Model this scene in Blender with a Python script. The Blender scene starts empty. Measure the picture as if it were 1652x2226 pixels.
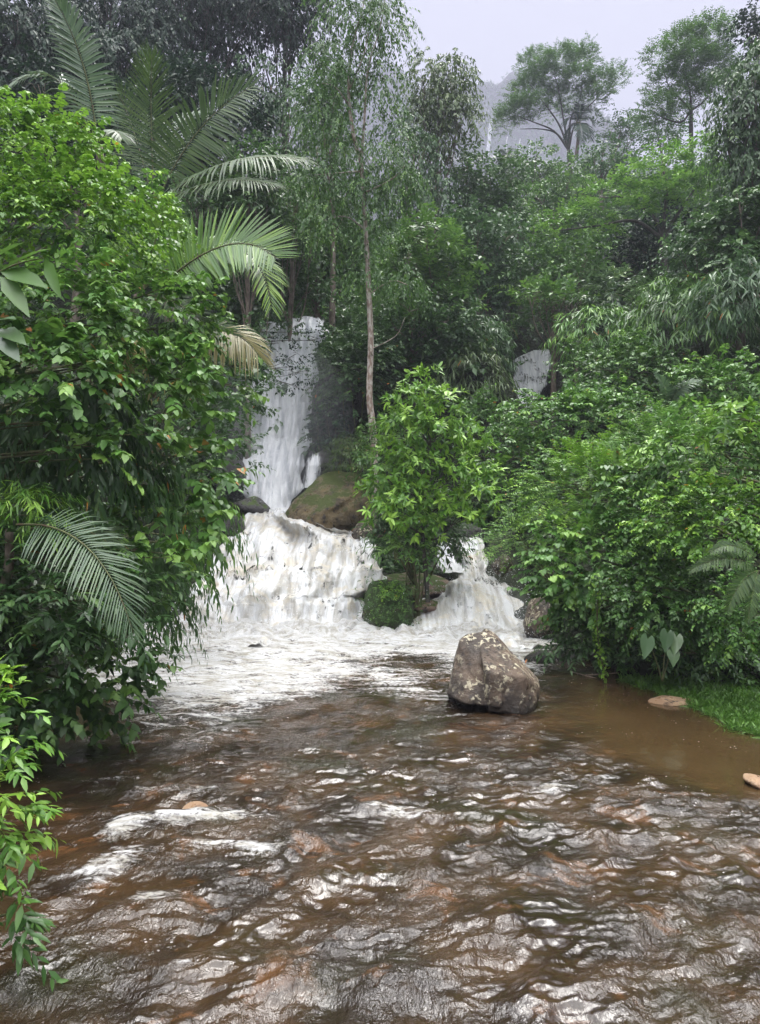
import bpy, bmesh, math
import numpy as np
from mathutils import Vector

rng = np.random.default_rng(11)
R = math.radians
S = bpy.context.scene
COL = S.collection

# ------------------------------------------------------------------ camera, sky, sun, exposure
HC, F, CX, CY = 4.5, 1657.0, 826.0, 1112.5          # eye height, focal length in plate units, plate centre
cd = bpy.data.cameras.new("camera"); cam = bpy.data.objects.new("camera", cd); COL.objects.link(cam)
cam.location = (0, 0, HC); cam.rotation_euler = (R(90), 0, 0)
cd.sensor_fit = 'HORIZONTAL'; cd.sensor_width = 36; cd.lens = 36 * F / 1652
cd.clip_start = 0.1; cd.clip_end = 3000
S.camera = cam
SUN_EL, SUN_AZ = 62, 20
w = bpy.data.worlds.new("World"); S.world = w; w.use_nodes = True
nt = w.node_tree; nt.nodes.clear()
wo = nt.nodes.new("ShaderNodeOutputWorld"); bg = nt.nodes.new("ShaderNodeBackground"); bg.inputs[1].default_value = 0.1
sky = nt.nodes.new("ShaderNodeTexSky"); sky.sky_type = 'NISHITA'; sky.sun_disc = False
sky.sun_elevation = R(SUN_EL); sky.sun_rotation = R(SUN_AZ)
tc = nt.nodes.new("ShaderNodeTexCoord"); sp = nt.nodes.new("ShaderNodeSeparateXYZ")
rp = nt.nodes.new("ShaderNodeValToRGB")                # overcast: brighter overhead than at the horizon
rp.color_ramp.elements[0].position = 0.0; rp.color_ramp.elements[0].color = (0.17, 0.172, 0.20, 1)
rp.color_ramp.elements[1].position = 0.95; rp.color_ramp.elements[1].color = (1.55, 1.55, 1.55, 1)
e = rp.color_ramp.elements.new(0.58); e.color = (0.155, 0.156, 0.18, 1)
e = rp.color_ramp.elements.new(0.70); e.color = (0.75, 0.75, 0.79, 1)
ns = nt.nodes.new("ShaderNodeTexNoise"); ns.inputs['Scale'].default_value = 2.5; ns.inputs['Detail'].default_value = 4
mr = nt.nodes.new("ShaderNodeMapRange"); mr.inputs[3].default_value = 0.9; mr.inputs[4].default_value = 1.1
ml = nt.nodes.new("ShaderNodeVectorMath"); ml.operation = 'MULTIPLY'
sc_ = nt.nodes.new("ShaderNodeVectorMath"); sc_.operation = 'SCALE'; sc_.inputs['Scale'].default_value = 20.0
mx = nt.nodes.new("ShaderNodeMix"); mx.data_type = 'RGBA'; mx.inputs[0].default_value = 0.93
L = nt.links.new
L(tc.outputs['Generated'], sp.inputs[0]); L(sp.outputs['Z'], rp.inputs[0]); L(tc.outputs['Generated'], ns.inputs['Vector'])
L(ns.outputs[0], mr.inputs[0]); L(rp.outputs[0], ml.inputs[0]); L(mr.outputs[0], ml.inputs[1]); L(ml.outputs[0], sc_.inputs[0])
L(sky.outputs[0], mx.inputs[6]); L(sc_.outputs[0], mx.inputs[7]); L(mx.outputs[2], bg.inputs[0]); L(bg.outputs[0], wo.inputs[0])
sd = bpy.data.lights.new("sun", 'SUN'); sd.energy = 1.5; sd.angle = R(25); sd.color = (1, 0.97, 0.92)
sun = bpy.data.objects.new("sun", sd); COL.objects.link(sun)
sun.rotation_euler = Vector((math.sin(R(SUN_AZ)) * math.cos(R(SUN_EL)), math.cos(R(SUN_AZ)) * math.cos(R(SUN_EL)), math.sin(R(SUN_EL)))).to_track_quat('Z', 'Y').to_euler()
S.view_settings.view_transform = 'Standard'; S.view_settings.look = 'None'
S.view_settings.exposure = 1.5; S.view_settings.gamma = 1.0; S.view_settings.use_curve_mapping = False
cy = S.cycles
cy.max_bounces = 6; cy.diffuse_bounces = 3; cy.glossy_bounces = 3; cy.transmission_bounces = 4; cy.volume_bounces = 2; cy.transparent_max_bounces = 12
cy.caustics_reflective = False; cy.caustics_refractive = False; cy.use_denoising = True; cy.sample_clamp_indirect = 4

# ------------------------------------------------------------------ maths
def A(*v): return np.array(v, float)
def P(px, py, Y): return A((px - CX) / F * Y, Y, HC - (py - CY) / F * Y)
def unit(v): return v / np.maximum(np.linalg.norm(v, axis=-1, keepdims=True), 1e-9)
def sst(a, b, x): t = np.clip((x - a) / (b - a), 0, 1); return t * t * (3 - 2 * t)
_pt = np.random.default_rng(3).permutation(4096)
_gr = unit(np.random.default_rng(4).normal(size=(4096, 3)))
def noise(p):                                            # gradient noise, roughly -1..1
    p = np.asarray(p, float); i = np.floor(p).astype(np.int64); f = p - i
    u = f * f * f * (f * (f * 6 - 15) + 10); out = 0
    for dx in (0, 1):
        for dy in (0, 1):
            for dz in (0, 1):
                h = _pt[(_pt[(_pt[(i[..., 0] + dx) & 4095] + i[..., 1] + dy) & 4095] + i[..., 2] + dz) & 4095]
                g = _gr[h]; d = f - A(dx, dy, dz)
                wt = (u[..., 0] if dx else 1 - u[..., 0]) * (u[..., 1] if dy else 1 - u[..., 1]) * (u[..., 2] if dz else 1 - u[..., 2])
                out = out + wt * np.sum(g * d, -1)
    return out * 1.6
def n2(x, y, s=0.0): return noise(np.stack([x, y, np.full_like(x, s)], -1))
def fbm(p, o=4):
    a, v = 1.0, 0
    for k in range(o): v = v + a * noise(p * 2 ** k + k * 7.3); a *= .5
    return v

# ------------------------------------------------------------------ mesh accumulation
class Acc:
    def __init__(s): s.v = []; s.f = []; s.t = []; s.n = 0
    def add(s, v, faces, tint=None):
        v = np.asarray(v, float).reshape(-1, 3); s.v.append(v)
        for fa in (faces if isinstance(faces, list) else [faces]):
            if len(fa): s.f.append(np.asarray(fa, np.int64) + s.n)
        s.t.append(np.zeros((len(v), 4)) if tint is None else np.broadcast_to(tint, (len(v), 4)))
        s.n += len(v)
    def build(s, name, mat, parent=None):
        me = bpy.data.meshes.new(name)
        v = np.concatenate(s.v); t = np.concatenate(s.t)
        loops = np.concatenate([f.ravel() for f in s.f]); tot = np.concatenate([np.full(len(f), f.shape[1]) for f in s.f])
        me.vertices.add(len(v)); me.vertices.foreach_set("co", v.astype(np.float32).ravel())
        me.loops.add(len(loops)); me.loops.foreach_set("vertex_index", loops.astype(np.int32))
        me.polygons.add(len(tot)); me.polygons.foreach_set("loop_start", np.concatenate([[0], np.cumsum(tot)[:-1]]).astype(np.int32))
        at = me.attributes.new("tint", 'FLOAT_COLOR', 'POINT'); at.data.foreach_set("color", t.astype(np.float32).ravel())
        me.materials.append(mat); me.update(calc_edges=True)
        o = bpy.data.objects.new(name, me); COL.objects.link(o)
        if parent is not None: o.parent = parent; o.matrix_parent_inverse = parent.matrix_world.inverted()
        return o

def thing(name, label, cat, loc, group=None):
    o = bpy.data.objects.new(name, None); COL.objects.link(o); o.location = loc; o.empty_display_size = .3
    o['label'] = label; o['category'] = cat
    if group: o['group'] = group
    from mathutils import Matrix
    o.matrix_world = Matrix.Translation(Vector(loc))
    return o
def tag(o, label, cat, group=None):
    o['label'] = label; o['category'] = cat
    if group: o['group'] = group
    return o
def struct(o, kind='structure'): o['kind'] = kind; return o

# ------------------------------------------------------------------ materials
class N:
    def __init__(s, name):
        s.m = bpy.data.materials.new(name); s.m.use_nodes = True; s.t = s.m.node_tree; s.t.nodes.clear()
        s.out = s.t.nodes.new("ShaderNodeOutputMaterial")
    def __call__(s, typ, ins=None, **kw):
        n = s.t.nodes.new("ShaderNode" + typ)
        for k, v in kw.items(): setattr(n, k, v)
        for k, v in (ins or {}).items():
            i = n.inputs[k]
            if isinstance(v, bpy.types.NodeSocket): s.t.links.new(v, i)
            else: i.default_value = v
        return n
    def mix(s, f, a, b):
        n = s('Mix', data_type='RGBA')
        for k, v in ((0, f), (6, a), (7, b)):
            if isinstance(v, bpy.types.NodeSocket): s.t.links.new(v, n.inputs[k])
            else: n.inputs[k].default_value = (*v, 1) if k else v
        return n.outputs[2]
    def noise(s, vec, scale, detail=4, rough=.55, dist=0): return s('TexNoise', {'Vector': vec, 'Scale': scale, 'Detail': detail, 'Roughness': rough, 'Distortion': dist}).outputs[0]
    def rng(s, v, a, b, c=0., d=1., smooth=True):
        n = s('MapRange', {0: v, 1: a, 2: b, 3: c, 4: d}); n.interpolation_type = 'SMOOTHSTEP' if smooth else 'LINEAR'; return n.outputs[0]
    def math(s, op, a, b=0.): return s('Math', {0: a, 1: b}, operation=op).outputs[0]
    def surf(s, sh): s.t.links.new(sh, s.out.inputs[0]); return s.m
    def objco(s): return s('NewGeometry').outputs['Position']
    def tint(s):
        a = s('Attribute', attribute_name='tint'); c = s('SeparateColor', {0: a.outputs['Color']}); return c.outputs[0], c.outputs[1], c.outputs[2]

def leaf_mat(name, dark, mid, young, rough=.42, spec=.5, trans=.28, old=(.55, .16, .03)):
    n = N(name); r, g, b = n.tint()
    c = n.mix(g, n.mix(r, dark, mid), young); c = n.mix(b, c, old)
    pr = n('BsdfPrincipled', {'Base Color': c, 'Roughness': rough, 'Specular IOR Level': spec})
    tl = n('BsdfTranslucent', {'Color': n.mix(.35, c, young)})
    return n.surf(n('MixShader', {0: trans, 1: pr.outputs[0], 2: tl.outputs[0]}).outputs[0])

LM = {
    'bright': leaf_mat('leaf_bright', (.035, .11, .012), (.125, .29, .03), (.28, .48, .06)),
    'fresh': leaf_mat('leaf_fresh', (.028, .09, .018), (.11, .26, .045), (.25, .44, .08)),
    'mid': leaf_mat('leaf_mid', (.028, .080, .018), (.075, .175, .036), (.18, .33, .06)),
    'dark': leaf_mat('leaf_dark', (.020, .056, .018), (.060, .135, .038), (.13, .24, .06)),
    'bluish': leaf_mat('leaf_bluish', (.026, .070, .028), (.072, .155, .054), (.15, .27, .08)),
    'olive': leaf_mat('leaf_olive', (.035, .07, .02), (.085, .145, .04), (.15, .22, .05)),
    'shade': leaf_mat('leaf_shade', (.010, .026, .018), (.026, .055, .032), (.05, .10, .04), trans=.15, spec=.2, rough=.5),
    'palm': leaf_mat('palm_green', (.03, .085, .015), (.08, .18, .03), (.22, .36, .05), rough=.36, spec=.4),
    'palm_dark': leaf_mat('palm_dark', (.02, .05, .014), (.05, .10, .026), (.13, .2, .05), rough=.4, spec=.35),
    'palm_wet': leaf_mat('palm_wet', (.035, .085, .035), (.09, .16, .075), (.18, .27, .10), rough=.3, spec=.7),
    'palm_dry': leaf_mat('palm_dry', (.16, .16, .05), (.30, .26, .10), (.42, .36, .14), rough=.4),
    'grass': leaf_mat('grass_blade', (.05, .13, .02), (.11, .25, .035), (.2, .36, .06)),
}
def bark_mat(name, a, b, c):
    n = N(name); p = n.objco(); mp = n('Mapping', {0: p, 3: (1, 1, .35)}).outputs[0]
    col = n.mix(n.rng(n.noise(mp, 9, 5), .4, .62), a, b); col = n.mix(n.rng(n.noise(p, 3.2, 4), .55, .68), col, c)
    bp = n('Bump', {'Height': n.noise(mp, 30, 5), 'Strength': .6, 'Distance': .03})
    return n.surf(n('BsdfPrincipled', {'Base Color': col, 'Roughness': .75, 'Normal': bp.outputs[0]}).outputs[0])
BARK = bark_mat('bark', (.10, .075, .055), (.19, .15, .12), (.06, .08, .035))
BARKPALE = bark_mat('bark_pale', (.24, .17, .13), (.50, .45, .40), (.12, .09, .06))
BARKDARK = bark_mat('bark_dark', (.035, .03, .025), (.07, .06, .05), (.03, .045, .02))
STEM = bark_mat('stem_green', (.07, .08, .03), (.12, .13, .05), (.09, .05, .03))

def rock_mat(name, a, b, moss=.5, mossc=(.055, .085, .018), lichen=0., wet=None, stain=(.03, .022, .018)):
    n = N(name); p = n.objco(); g = n('NewGeometry')
    col = n.mix(n.rng(n.noise(p, 1.6, 6, .6), .35, .65), a, b)
    col = n.mix(n.rng(n.noise(p, 3.5, 5, .65, .6), .52, .66), col, stain)
    if lichen:
        k = n.math('MULTIPLY', n.rng(n.noise(p, 7, 7, .7, .5), .535, .575), n.rng(n.noise(p, 1.5, 3), .38, .55)); k = n.math('MULTIPLY', k, lichen)
        col = n.mix(k, col, (.62, .56, .40))
    z = n('SeparateXYZ', {0: g.outputs['Normal']}).outputs[2]
    mk = n.math('ADD', n.math('MULTIPLY', z, .35), n.noise(p, 1.9, 6, .65)); mk = n.rng(mk, .78 - moss * .35, .92 - moss * .35)
    mcol = n.mix(n.noise(p, 14, 4), mossc, tuple(c * 2 for c in mossc))
    col = n.mix(mk, col, mcol)
    wl = n.rng(n.math('ADD', n('SeparateXYZ', {0: p}).outputs[2], n.math('MULTIPLY', n.noise(p, 2.5, 5), -.5)), -.12, .16, 1., 0.)
    col = n.mix(n.math('MULTIPLY', wl, .8 if wet is None else wet), col, (.022, .017, .013))
    rough = n.rng(n.noise(p, 5, 3), .3, .7, .22, .55)
    rough = n.math('MAXIMUM', rough, n.math('MULTIPLY', mk, .8))
    bh = n.math('ADD', n.noise(p, 7, 8, .68), n.math('MULTIPLY', n.noise(p, 38, 4, .6), .35))
    bp = n('Bump', {'Height': bh, 'Strength': .85, 'Distance': .12})
    return n.surf(n('BsdfPrincipled', {'Base Color': col, 'Roughness': rough, 'Normal': bp.outputs[0]}).outputs[0])
ROCK_BROWN = rock_mat('rock_brown', (.05, .037, .028), (.155, .108, .074), moss=-.5, lichen=.9)
ROCK_MOSSY = rock_mat('rock_mossy', (.095, .07, .04), (.21, .155, .075), moss=.45, mossc=(.045, .06, .012))
ROCK_GREEN = rock_mat('rock_green', (.03, .024, .014), (.06, .048, .026), moss=.9, mossc=(.022, .040, .009))
ROCK_GREY = rock_mat('rock_grey', (.045, .042, .045), (.085, .078, .08), moss=.1)
ROCK_RED = rock_mat('rock_red', (.19, .115, .085), (.30, .21, .16), moss=.15)
ROCK_DARK = rock_mat('rock_dark', (.018, .016, .016), (.04, .036, .034), moss=.3, mossc=(.02, .035, .012))
ROCK_SAND = rock_mat('rock_sand', (.34, .21, .12), (.46, .31, .19), moss=-1., wet=0.)

n = N('soil'); p = n.objco()
SOIL = n.surf(n('BsdfPrincipled', {'Base Color': n.mix(n.noise(p, .9, 7, .65), (.012, .014, .008), (.03, .045, .014)), 'Roughness': .9,
      'Normal': n('Bump', {'Height': n.noise(p, 5, 6), 'Distance': .2}).outputs[0]}).outputs[0])
n = N('cliff_rock'); p = n.objco(); mp = n('Mapping', {0: p, 3: (1, 1, .18)}).outputs[0]
CLIFF = n.surf(n('BsdfPrincipled', {'Base Color': n.mix(n.rng(n.noise(mp, .12, 6, .6), .42, .62), (.025, .032, .028), (.085, .08, .078)), 'Roughness': .8}).outputs[0])

# moving water: brown where whole, white where broken
n = N('river_water'); p = n.objco(); r_, g_, b_ = n.tint()         # r = foam, g = calm
st = n('Mapping', {0: p, 2: (0, 0, R(24)), 3: (1.15, .42, 1.)}).outputs[0]
sx = n('Mapping', {0: p, 2: (0, 0, R(-12)), 3: (.45, 1.2, 1.)}).outputs[0]
bed = n.mix(n.rng(n.noise(p, .75, 5, .6, .4), .38, .64), (.016, .010, .006), (.047, .027, .013))
bed = n.mix(n.rng(n.noise(p, 1.3, 5, .6, .8), .56, .68), bed, (.085, .040, .016))
bed = n.mix(n.rng(n.noise(p, .5, 3), .5, .7), bed, (.022, .019, .008))
bed = n.mix(g_, bed, n.mix(n.noise(p, 1.1, 4), (.040, .025, .011), (.064, .039, .016)))
fo = n.noise(sx, 1.6, 10, .72, 1.6); fo2 = n.noise(p, 9, 5, .7, .8)
fo = n.math('ADD', n.math('MULTIPLY', fo, .62), n.math('MULTIPLY', fo2, .38))
fo = n.math('ADD', n.math('MULTIPLY', n.math('SUBTRACT', fo, .5), 2.0), .5)
th = n.math('SUBTRACT', .86, n.math('MULTIPLY', r_, .66))
fm = n.rng(n.math('SUBTRACT', fo, th), -.10, .20)
vd = n('TexVoronoi', {'Vector': p, 'Scale': 9., 'Randomness': 1.}).outputs['Distance']     # loose flecks of foam
fl = n.math('MULTIPLY', n.rng(vd, .10, .17, 1., 0.), n.rng(n.noise(st, 1.1, 4, .6), .50, .62))
fl = n.math('MULTIPLY', fl, n.rng(n.noise(p, 14, 2), .40, .55)); fm = n.math('MAXIMUM', fm, n.math('MULTIPLY', fl, .8))
wk = n.math('ABSOLUTE', n.math('SUBTRACT', n.noise(st, 7.5, 3, .55, 1.6), .5))
bh = n.math('ADD', n.noise(st, 5.5, 4, .6, 1.2), n.math('MULTIPLY', n.noise(p, 19, 3, .6, 1.2), .32)); bh = n.math('SUBTRACT', bh, n.math('MULTIPLY', wk, .9))
amp = n.math('MULTIPLY', n.math('SUBTRACT', 1., n.math('MULTIPLY', g_, .9)), n.rng(n.noise(p, .9, 3), .36, .64, .25, 1.25))
bp = n('Bump', {'Height': n.math('MULTIPLY', bh, amp), 'Strength': 1., 'Distance': .036})
fk_ = n.noise(sx, 2.2, 9, .7, 1.8)
foam_c = n.mix(n.rng(fk_, .34, .60), (.40, .37, .30), (.74, .74, .74))
wat = n('BsdfPrincipled', {'Base Color': bed, 'Roughness': .02, 'IOR': 1.52, 'Specular IOR Level': .6, 'Normal': bp.outputs[0]})
bp2 = n('Bump', {'Height': n.math('ADD', n.noise(sx, 3.5, 9, .7, 1.5), n.math('MULTIPLY', n.noise(p, 18, 4, .6), .2)), 'Strength': .9, 'Distance': .16})
foam = n('BsdfPrincipled', {'Base Color': foam_c, 'Roughness': .5, 'Normal': bp2.outputs[0]})
RIVER = n.surf(n('MixShader', {0: fm, 1: wat.outputs[0], 2: foam.outputs[0]}).outputs[0])

def white_mat(name, cream, body, thin, stretch=.22, scale=2.2, holes=.5, hole_amt=.5, bump=.16, ht=(.60, .70)):
    n = N(name); r, g, b = n.tint()                   # r across (m/20), g along (m/20), b = distance from the edge 0..1
    v = n('CombineXYZ', {0: n.math('MULTIPLY', r, 20.), 1: n.math('MULTIPLY', g, 20. * stretch), 2: 0.}).outputs[0]
    p = n.objco()
    k = n.noise(v, scale, 8, .66, .5); k2 = n.noise(p, 1.1, 6, .65, .6)
    col = n.mix(n.rng(k, .36, .6), body, (.78, .79, .80)); col = n.mix(n.rng(k2, .48, .66), col, cream)
    bp = n('Bump', {'Height': n.math('ADD', k, n.math('MULTIPLY', n.noise(p, 5, 7, .7), .7)), 'Strength': .8, 'Distance': bump})
    d = n('BsdfPrincipled', {'Base Color': col, 'Roughness': .45, 'Normal': bp.outputs[0]})
    tr = n('BsdfTransparent')
    a = n.math('ADD', n.math('MULTIPLY', b, thin), n.math('SUBTRACT', n.noise(v, scale * 2.2, 7, .7, .4), .5))
    a = n.rng(a, .0, .28)
    h = n.math('MULTIPLY', n.rng(n.noise(p, holes, 7, .68, .4), *ht), hole_amt); a = n.math('MULTIPLY', a, n.math('SUBTRACT', 1., n.math('MULTIPLY', h, n.rng(n.noise(v, scale * 3, 5), .4, .6))))
    return n.surf(n('MixShader', {0: a, 1: tr.outputs[0], 2: d.outputs[0]}).outputs[0])
FALL = white_mat('falling_water', (.68, .69, .71), (.44, .46, .49), 1.6, stretch=.10, scale=3.4, holes=.55, hole_amt=.9, bump=.07)
FALLTHIN = white_mat('thin_falling_water', (.72, .74, .76), (.5, .52, .55), .55, stretch=.10, scale=4.2, holes=.9, hole_amt=.9, bump=.05, ht=(.52, .6))
CASC = white_mat('rapids_water', (.64, .59, .49), (.44, .42, .38), 2.2, stretch=.14, scale=2.6, holes=.7, hole_amt=1., bump=.09, ht=(.55, .63))
n = N('water_drop'); DROP = n.surf(n('BsdfPrincipled', {'Base Color': (.85, .86, .88, 1), 'Roughness': .4}).outputs[0])

# ------------------------------------------------------------------ ground
def ip(x, *kv): return np.interp(x, kv[0::2], kv[1::2])
def xl(y): return ip(y, -40, -4.4, 8.6, -4.2, 10.5, -6.9, 15, -7.6, 17.5, -6.9, 20, -7.6, 28, -8.4, 34, -8.2, 42, -8.5)
def xr(y): return ip(y, -40, 7, 8, 8, 12, 8.6, 15, 7.7, 19, 7.0, 22.7, 5.9, 26, 5.5, 30, 5.9, 36, 6.3, 42, 6)
def ground(x, y):
    x = np.asarray(x, float); y = np.asarray(y, float)
    z = ip(y, -40, -1, 26.5, -.9, 29, -.7, 32, .9, 35.5, 2.2, 39, 3.2, 42.3, 3.6, 43.6, 4.2, 44.6, 13.0, 60, 19, 85, 33, 110, 45, 135, 50, 210, 56, 420, 90)
    far = sst(38, 46, y); d = np.maximum(0, xl(y) - x)
    hl = ip(y, -40, 1.6, 8.6, 1.6, 11.5, 7.8, 24, 8.4, 32, 6.5, 42, 7)
    z = z + hl * sst(0, 2.6, d) * (1 - .55 * far) + (.75 - .4 * far) * np.minimum(np.maximum(0, d - 2), 40)
    d = np.maximum(0, x - xr(y)); fl = ip(y, 12, 1.2, 15, 2.0, 19, 1.6, 22, .3)
    z = z + (1 - .7 * far) * ip(y, 11, 1.3, 13, .4, 19.5, .4, 21.5, 1.3) * sst(0, .9, d) + (.72 - .52 * far) * np.minimum(np.maximum(0, d - fl), 45)
    z = np.where((y > 43) & (y < 62.8), np.minimum(z, 9.6 + .5 * np.maximum(0, np.abs(x - 11.6) - 1.8) ** 2 + .05 * (y - 43)), z)
    return z + .35 * np.minimum(1, np.abs(z)) * fbm(np.stack([x * .35, y * .35, x * 0], -1), 3)

def grid_mesh(X, Y, Z, acc, tint=None):
    nr, nc = X.shape; i = np.arange(nr * nc).reshape(nr, nc)
    q = np.stack([i[:-1, :-1], i[:-1, 1:], i[1:, 1:], i[1:, :-1]], -1).reshape(-1, 4)
    acc.add(np.stack([X, Y, Z], -1), q, tint)
ys = np.concatenate([np.arange(-30, 6, 2.), np.arange(6, 48, .3), 48 * (1500 / 48) ** np.linspace(0, 1, 90)])
xs = np.concatenate([-16 - 5 * (np.linspace(1, 0, 60) ** 2 * 60), np.arange(-15.9, 16, .3), 16 + 5 * (np.linspace(0, 1, 60) ** 2 * 60)])
gx, gy = np.meshgrid(xs, ys)
a = Acc(); grid_mesh(gx, gy, ground(gx, gy), a); struct(a.build('terrain', SOIL))

# ------------------------------------------------------------------ the mountain behind
MS = 2.3
U, T = np.meshgrid(np.linspace(-260, 420, 220), np.linspace(0, 1, 120))
top = ip(U, -260, 150, -20, 225, 0, 240, 10, 239, 26, 224, 40, 224, 50, 233, 57, 236, 63, 235, 70, 239, 80, 241, 92, 236, 105, 228, 120, 210, 136, 194, 165, 178, 300, 160, 420, 165) + 2.5 * n2(U * .12, U * 0, 4)
Zm = 45 + (top - 45) * T
cliffm = sst(140, 152, Zm + 5 * n2(U * .05, Zm * .05, 9)) * (1 - sst(172, 182, Zm + 5 * n2(U * .05, Zm * .05, 9)))
Ym = 318 + 70 * T ** 1.2 + 12 * n2(U * .02, Zm * .02, 2) + 5 * n2(U * .06, Zm * .05, 5) + 16 * sst(166, 184, Zm)
U, Ym, Zm = U * MS, Ym * MS, HC + (Zm - HC) * MS
a = Acc(); grid_mesh(U, Ym, Zm, a); struct(a.build('mountain', CLIFF))
def mountain_depth(px, py):
    qx = CX + U / Ym * F; qy = CY - (Zm - HC) / Ym * F; k = np.hypot(qx - px, qy - py) < 9
    return Ym[k].min() - 4 if k.any() else 330 * MS

# ------------------------------------------------------------------ leaves
def leaf_tmpl(kind):
    if kind == 'arrow':
        h = [(-.28, .20), (-.10, .42), (.18, .50), (.48, .40), (.78, .18)]
        v = [[0, 0, 0], [1, 0, -.06]] + [[x, y, .05 - .1 * abs(x)] for x, y in h] + [[x, -y, .05 - .1 * abs(x)] for x, y in h]
        return A(*v), [np.array([[0, 3, 2], [0, 4, 3], [0, 5, 4], [0, 6, 5], [0, 1, 6], [0, 7, 8], [0, 8, 9], [0, 9, 10], [0, 10, 11], [0, 11, 1]])]
    if kind == 'dia': return A([0, 0, 0], [.45, .5, .06], [.45, -.5, .06], [1, 0, -.05]), [np.array([[0, 2, 3], [0, 3, 1]])]
    prof = {'ovate': ((.3, .46), (.68, .34)), 'heart': ((.18, .52), (.6, .38)), 'lance': ((.35, .5), (.72, .36)), 'strap': ((.15, .45), (.7, .4))}[kind]
    v = [[0, 0, 0]]
    for x, h in prof: v += [[x, h, .07], [x, 0, -.01], [x, -h, .07]]
    if kind == 'heart': v[1][0] = v[3][0] = .02; v[1][1] = .45; v[3][1] = -.45
    v.append([1, 0, -.03])
    return A(*v), [np.array([[0, 2, 1], [0, 3, 2], [4, 5, 7], [5, 6, 7]]), np.array([[1, 2, 5, 4], [2, 3, 6, 5]])]
TM = {k: leaf_tmpl(k) for k in ('arrow', 'dia', 'ovate', 'heart', 'lance', 'strap')}

def emit(acc, kind, base, d, nrm, size, width, grav, tint):
    T, Fc = TM[kind]; k = len(T); n_ = len(base)
    d = unit(d); s = unit(np.cross(nrm, d)); nn = np.cross(d, s)
    size = np.broadcast_to(size, n_)[:, None, None]; wd = np.broadcast_to(width, n_)[:, None, None]; gv = np.broadcast_to(grav, n_)[:, None]
    V = base[:, None, :] + size * (T[None, :, :1] * d[:, None, :] + wd * T[None, :, 1:2] * s[:, None, :] + T[None, :, 2:] * wd * nn[:, None, :] * 1.2)
    V[..., 2] -= gv * size[..., 0] * T[None, :, 0] ** 2
    off = (np.arange(n_) * k)[:, None, None]
    acc.add(V.reshape(-1, 3), [(f[None] + off).reshape(-1, f.shape[1]) for f in Fc], np.repeat(tint, k, 0))

UP = A(0, 0, 1)
PRE = {  # leaf shape, leaves per spray, spray length, leaf length, width ratio, (along, aside, down), droop, jitter
    'vine':   ('ovate', 9, .55, .17, .72, (.45, .8, .35), .5, .26),
    'tiny':   ('dia', 10, .45, .12, .65, (.5, .8, .3), .35, .5),
    'heart':  ('heart', 9, .8, .25, .86, (.45, .75, .45), .4, .22),
    'hang':   ('lance', 9, 1.0, .36, .26, (.4, .35, .9), 1.0, .2),
    'whorl':  ('lance', 8, .5, .34, .33, (.55, .85, .3), .15, .34),
    'lance':  ('lance', 9, .7, .27, .34, (.6, .7, .3), .4, .3),
    'pinna':  ('lance', 22, 1.1, .16, .3, (.35, .95, .12), .45, .08),
    'bamboo': ('lance', 8, .8, .42, .13, (.7, .45, .7), .6, .3),
    'tree':   ('dia', 10, 1.1, .30, .55, (.5, .8, .3), .3, .5),
    'treew':  ('dia', 9, .9, .42, .42, (.5, .9, .05), .1, .3),
    'weep':   ('dia', 12, 1.6, .34, .42, (.5, .5, .7), 1.0, .35),
    'flat':   ('dia', 12, 1.7, .36, .5, (.5, .9, .05), .12, .25),
}
def sprays(acc, kind, base, axis, sc=1., lsc=1., young=.15, old=.0, num=None, tone=None):
    shp, k, Ls, ll, wr, (al, sd_, dn), droop, jit = PRE[kind]
    if num: k = num
    M = len(base); axis = unit(axis); Ls = Ls * sc * rng.uniform(.7, 1.3, M)[:, None, None]; ll = ll * sc * lsc
    if kind == 'whorl': t = np.clip(rng.uniform(.55, 1., (M, k)), 0, 1)
    else: t = np.linspace(.12, 1, k)[None] + rng.uniform(-.04, .04, (M, k))
    t3 = t[..., None]; dz = -UP * droop
    pos = base[:, None] + Ls * (axis[:, None] * t3 + dz * t3 ** 2)
    tan = unit(axis[:, None] + 2 * dz * t3)
    side = np.cross(axis, UP + .001); bad = np.linalg.norm(side, axis=1) < .2; side[bad] = rng.normal(size=(bad.sum(), 3)); side = unit(side)[:, None]
    up2 = unit(np.cross(side, tan))
    if kind == 'whorl':
        ph = (np.arange(k) * 2.4)[None] + rng.uniform(0, 6, (M, 1)); rad = side * np.cos(ph)[..., None] + up2 * np.sin(ph)[..., None]
        ld = tan * al + rad * sd_ - UP * dn; nr = tan + UP * .4
    else:
        sg = np.where(np.arange(k) % 2, 1., -1.)[None, :, None]
        ld = tan * al + side * sg * sd_ - UP * dn; nr = up2 + UP * .5
        if kind == 'hang': nr = np.cross(side, ld) + rng.normal(size=ld.shape) * .3
    ld = ld + rng.normal(size=ld.shape) * jit; nr = nr + rng.normal(size=ld.shape) * jit
    size = ll * rng.uniform(.65, 1.2, (M, k)) * (1 - .35 * (t > .9))
    tv = np.clip(rng.uniform(0, 1, (M, 1)) * .6 + rng.uniform(0, .5, (M, k)), 0, 1)
    yg = np.clip((rng.uniform(0, 1, (M, 1)) < young) * rng.uniform(.3, 1., (M, 1)) + .25 * (t > .8) * rng.uniform(0, 1, (M, k)) * (young > 0), 0, 1)
    if tone is not None: tv = np.clip(tv + tone[:, None], 0, 1)
    od = (rng.uniform(0, 1, (M, k)) < old) * rng.uniform(.5, 1, (M, k))
    tint = np.stack([tv, yg, od, np.ones((M, k))], -1).reshape(-1, 4)
    emit(acc, shp, pos.reshape(-1, 3), ld.reshape(-1, 3), nr.reshape(-1, 3), size.ravel(), wr, rng.uniform(0, .25, M * k), tint)

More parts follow.
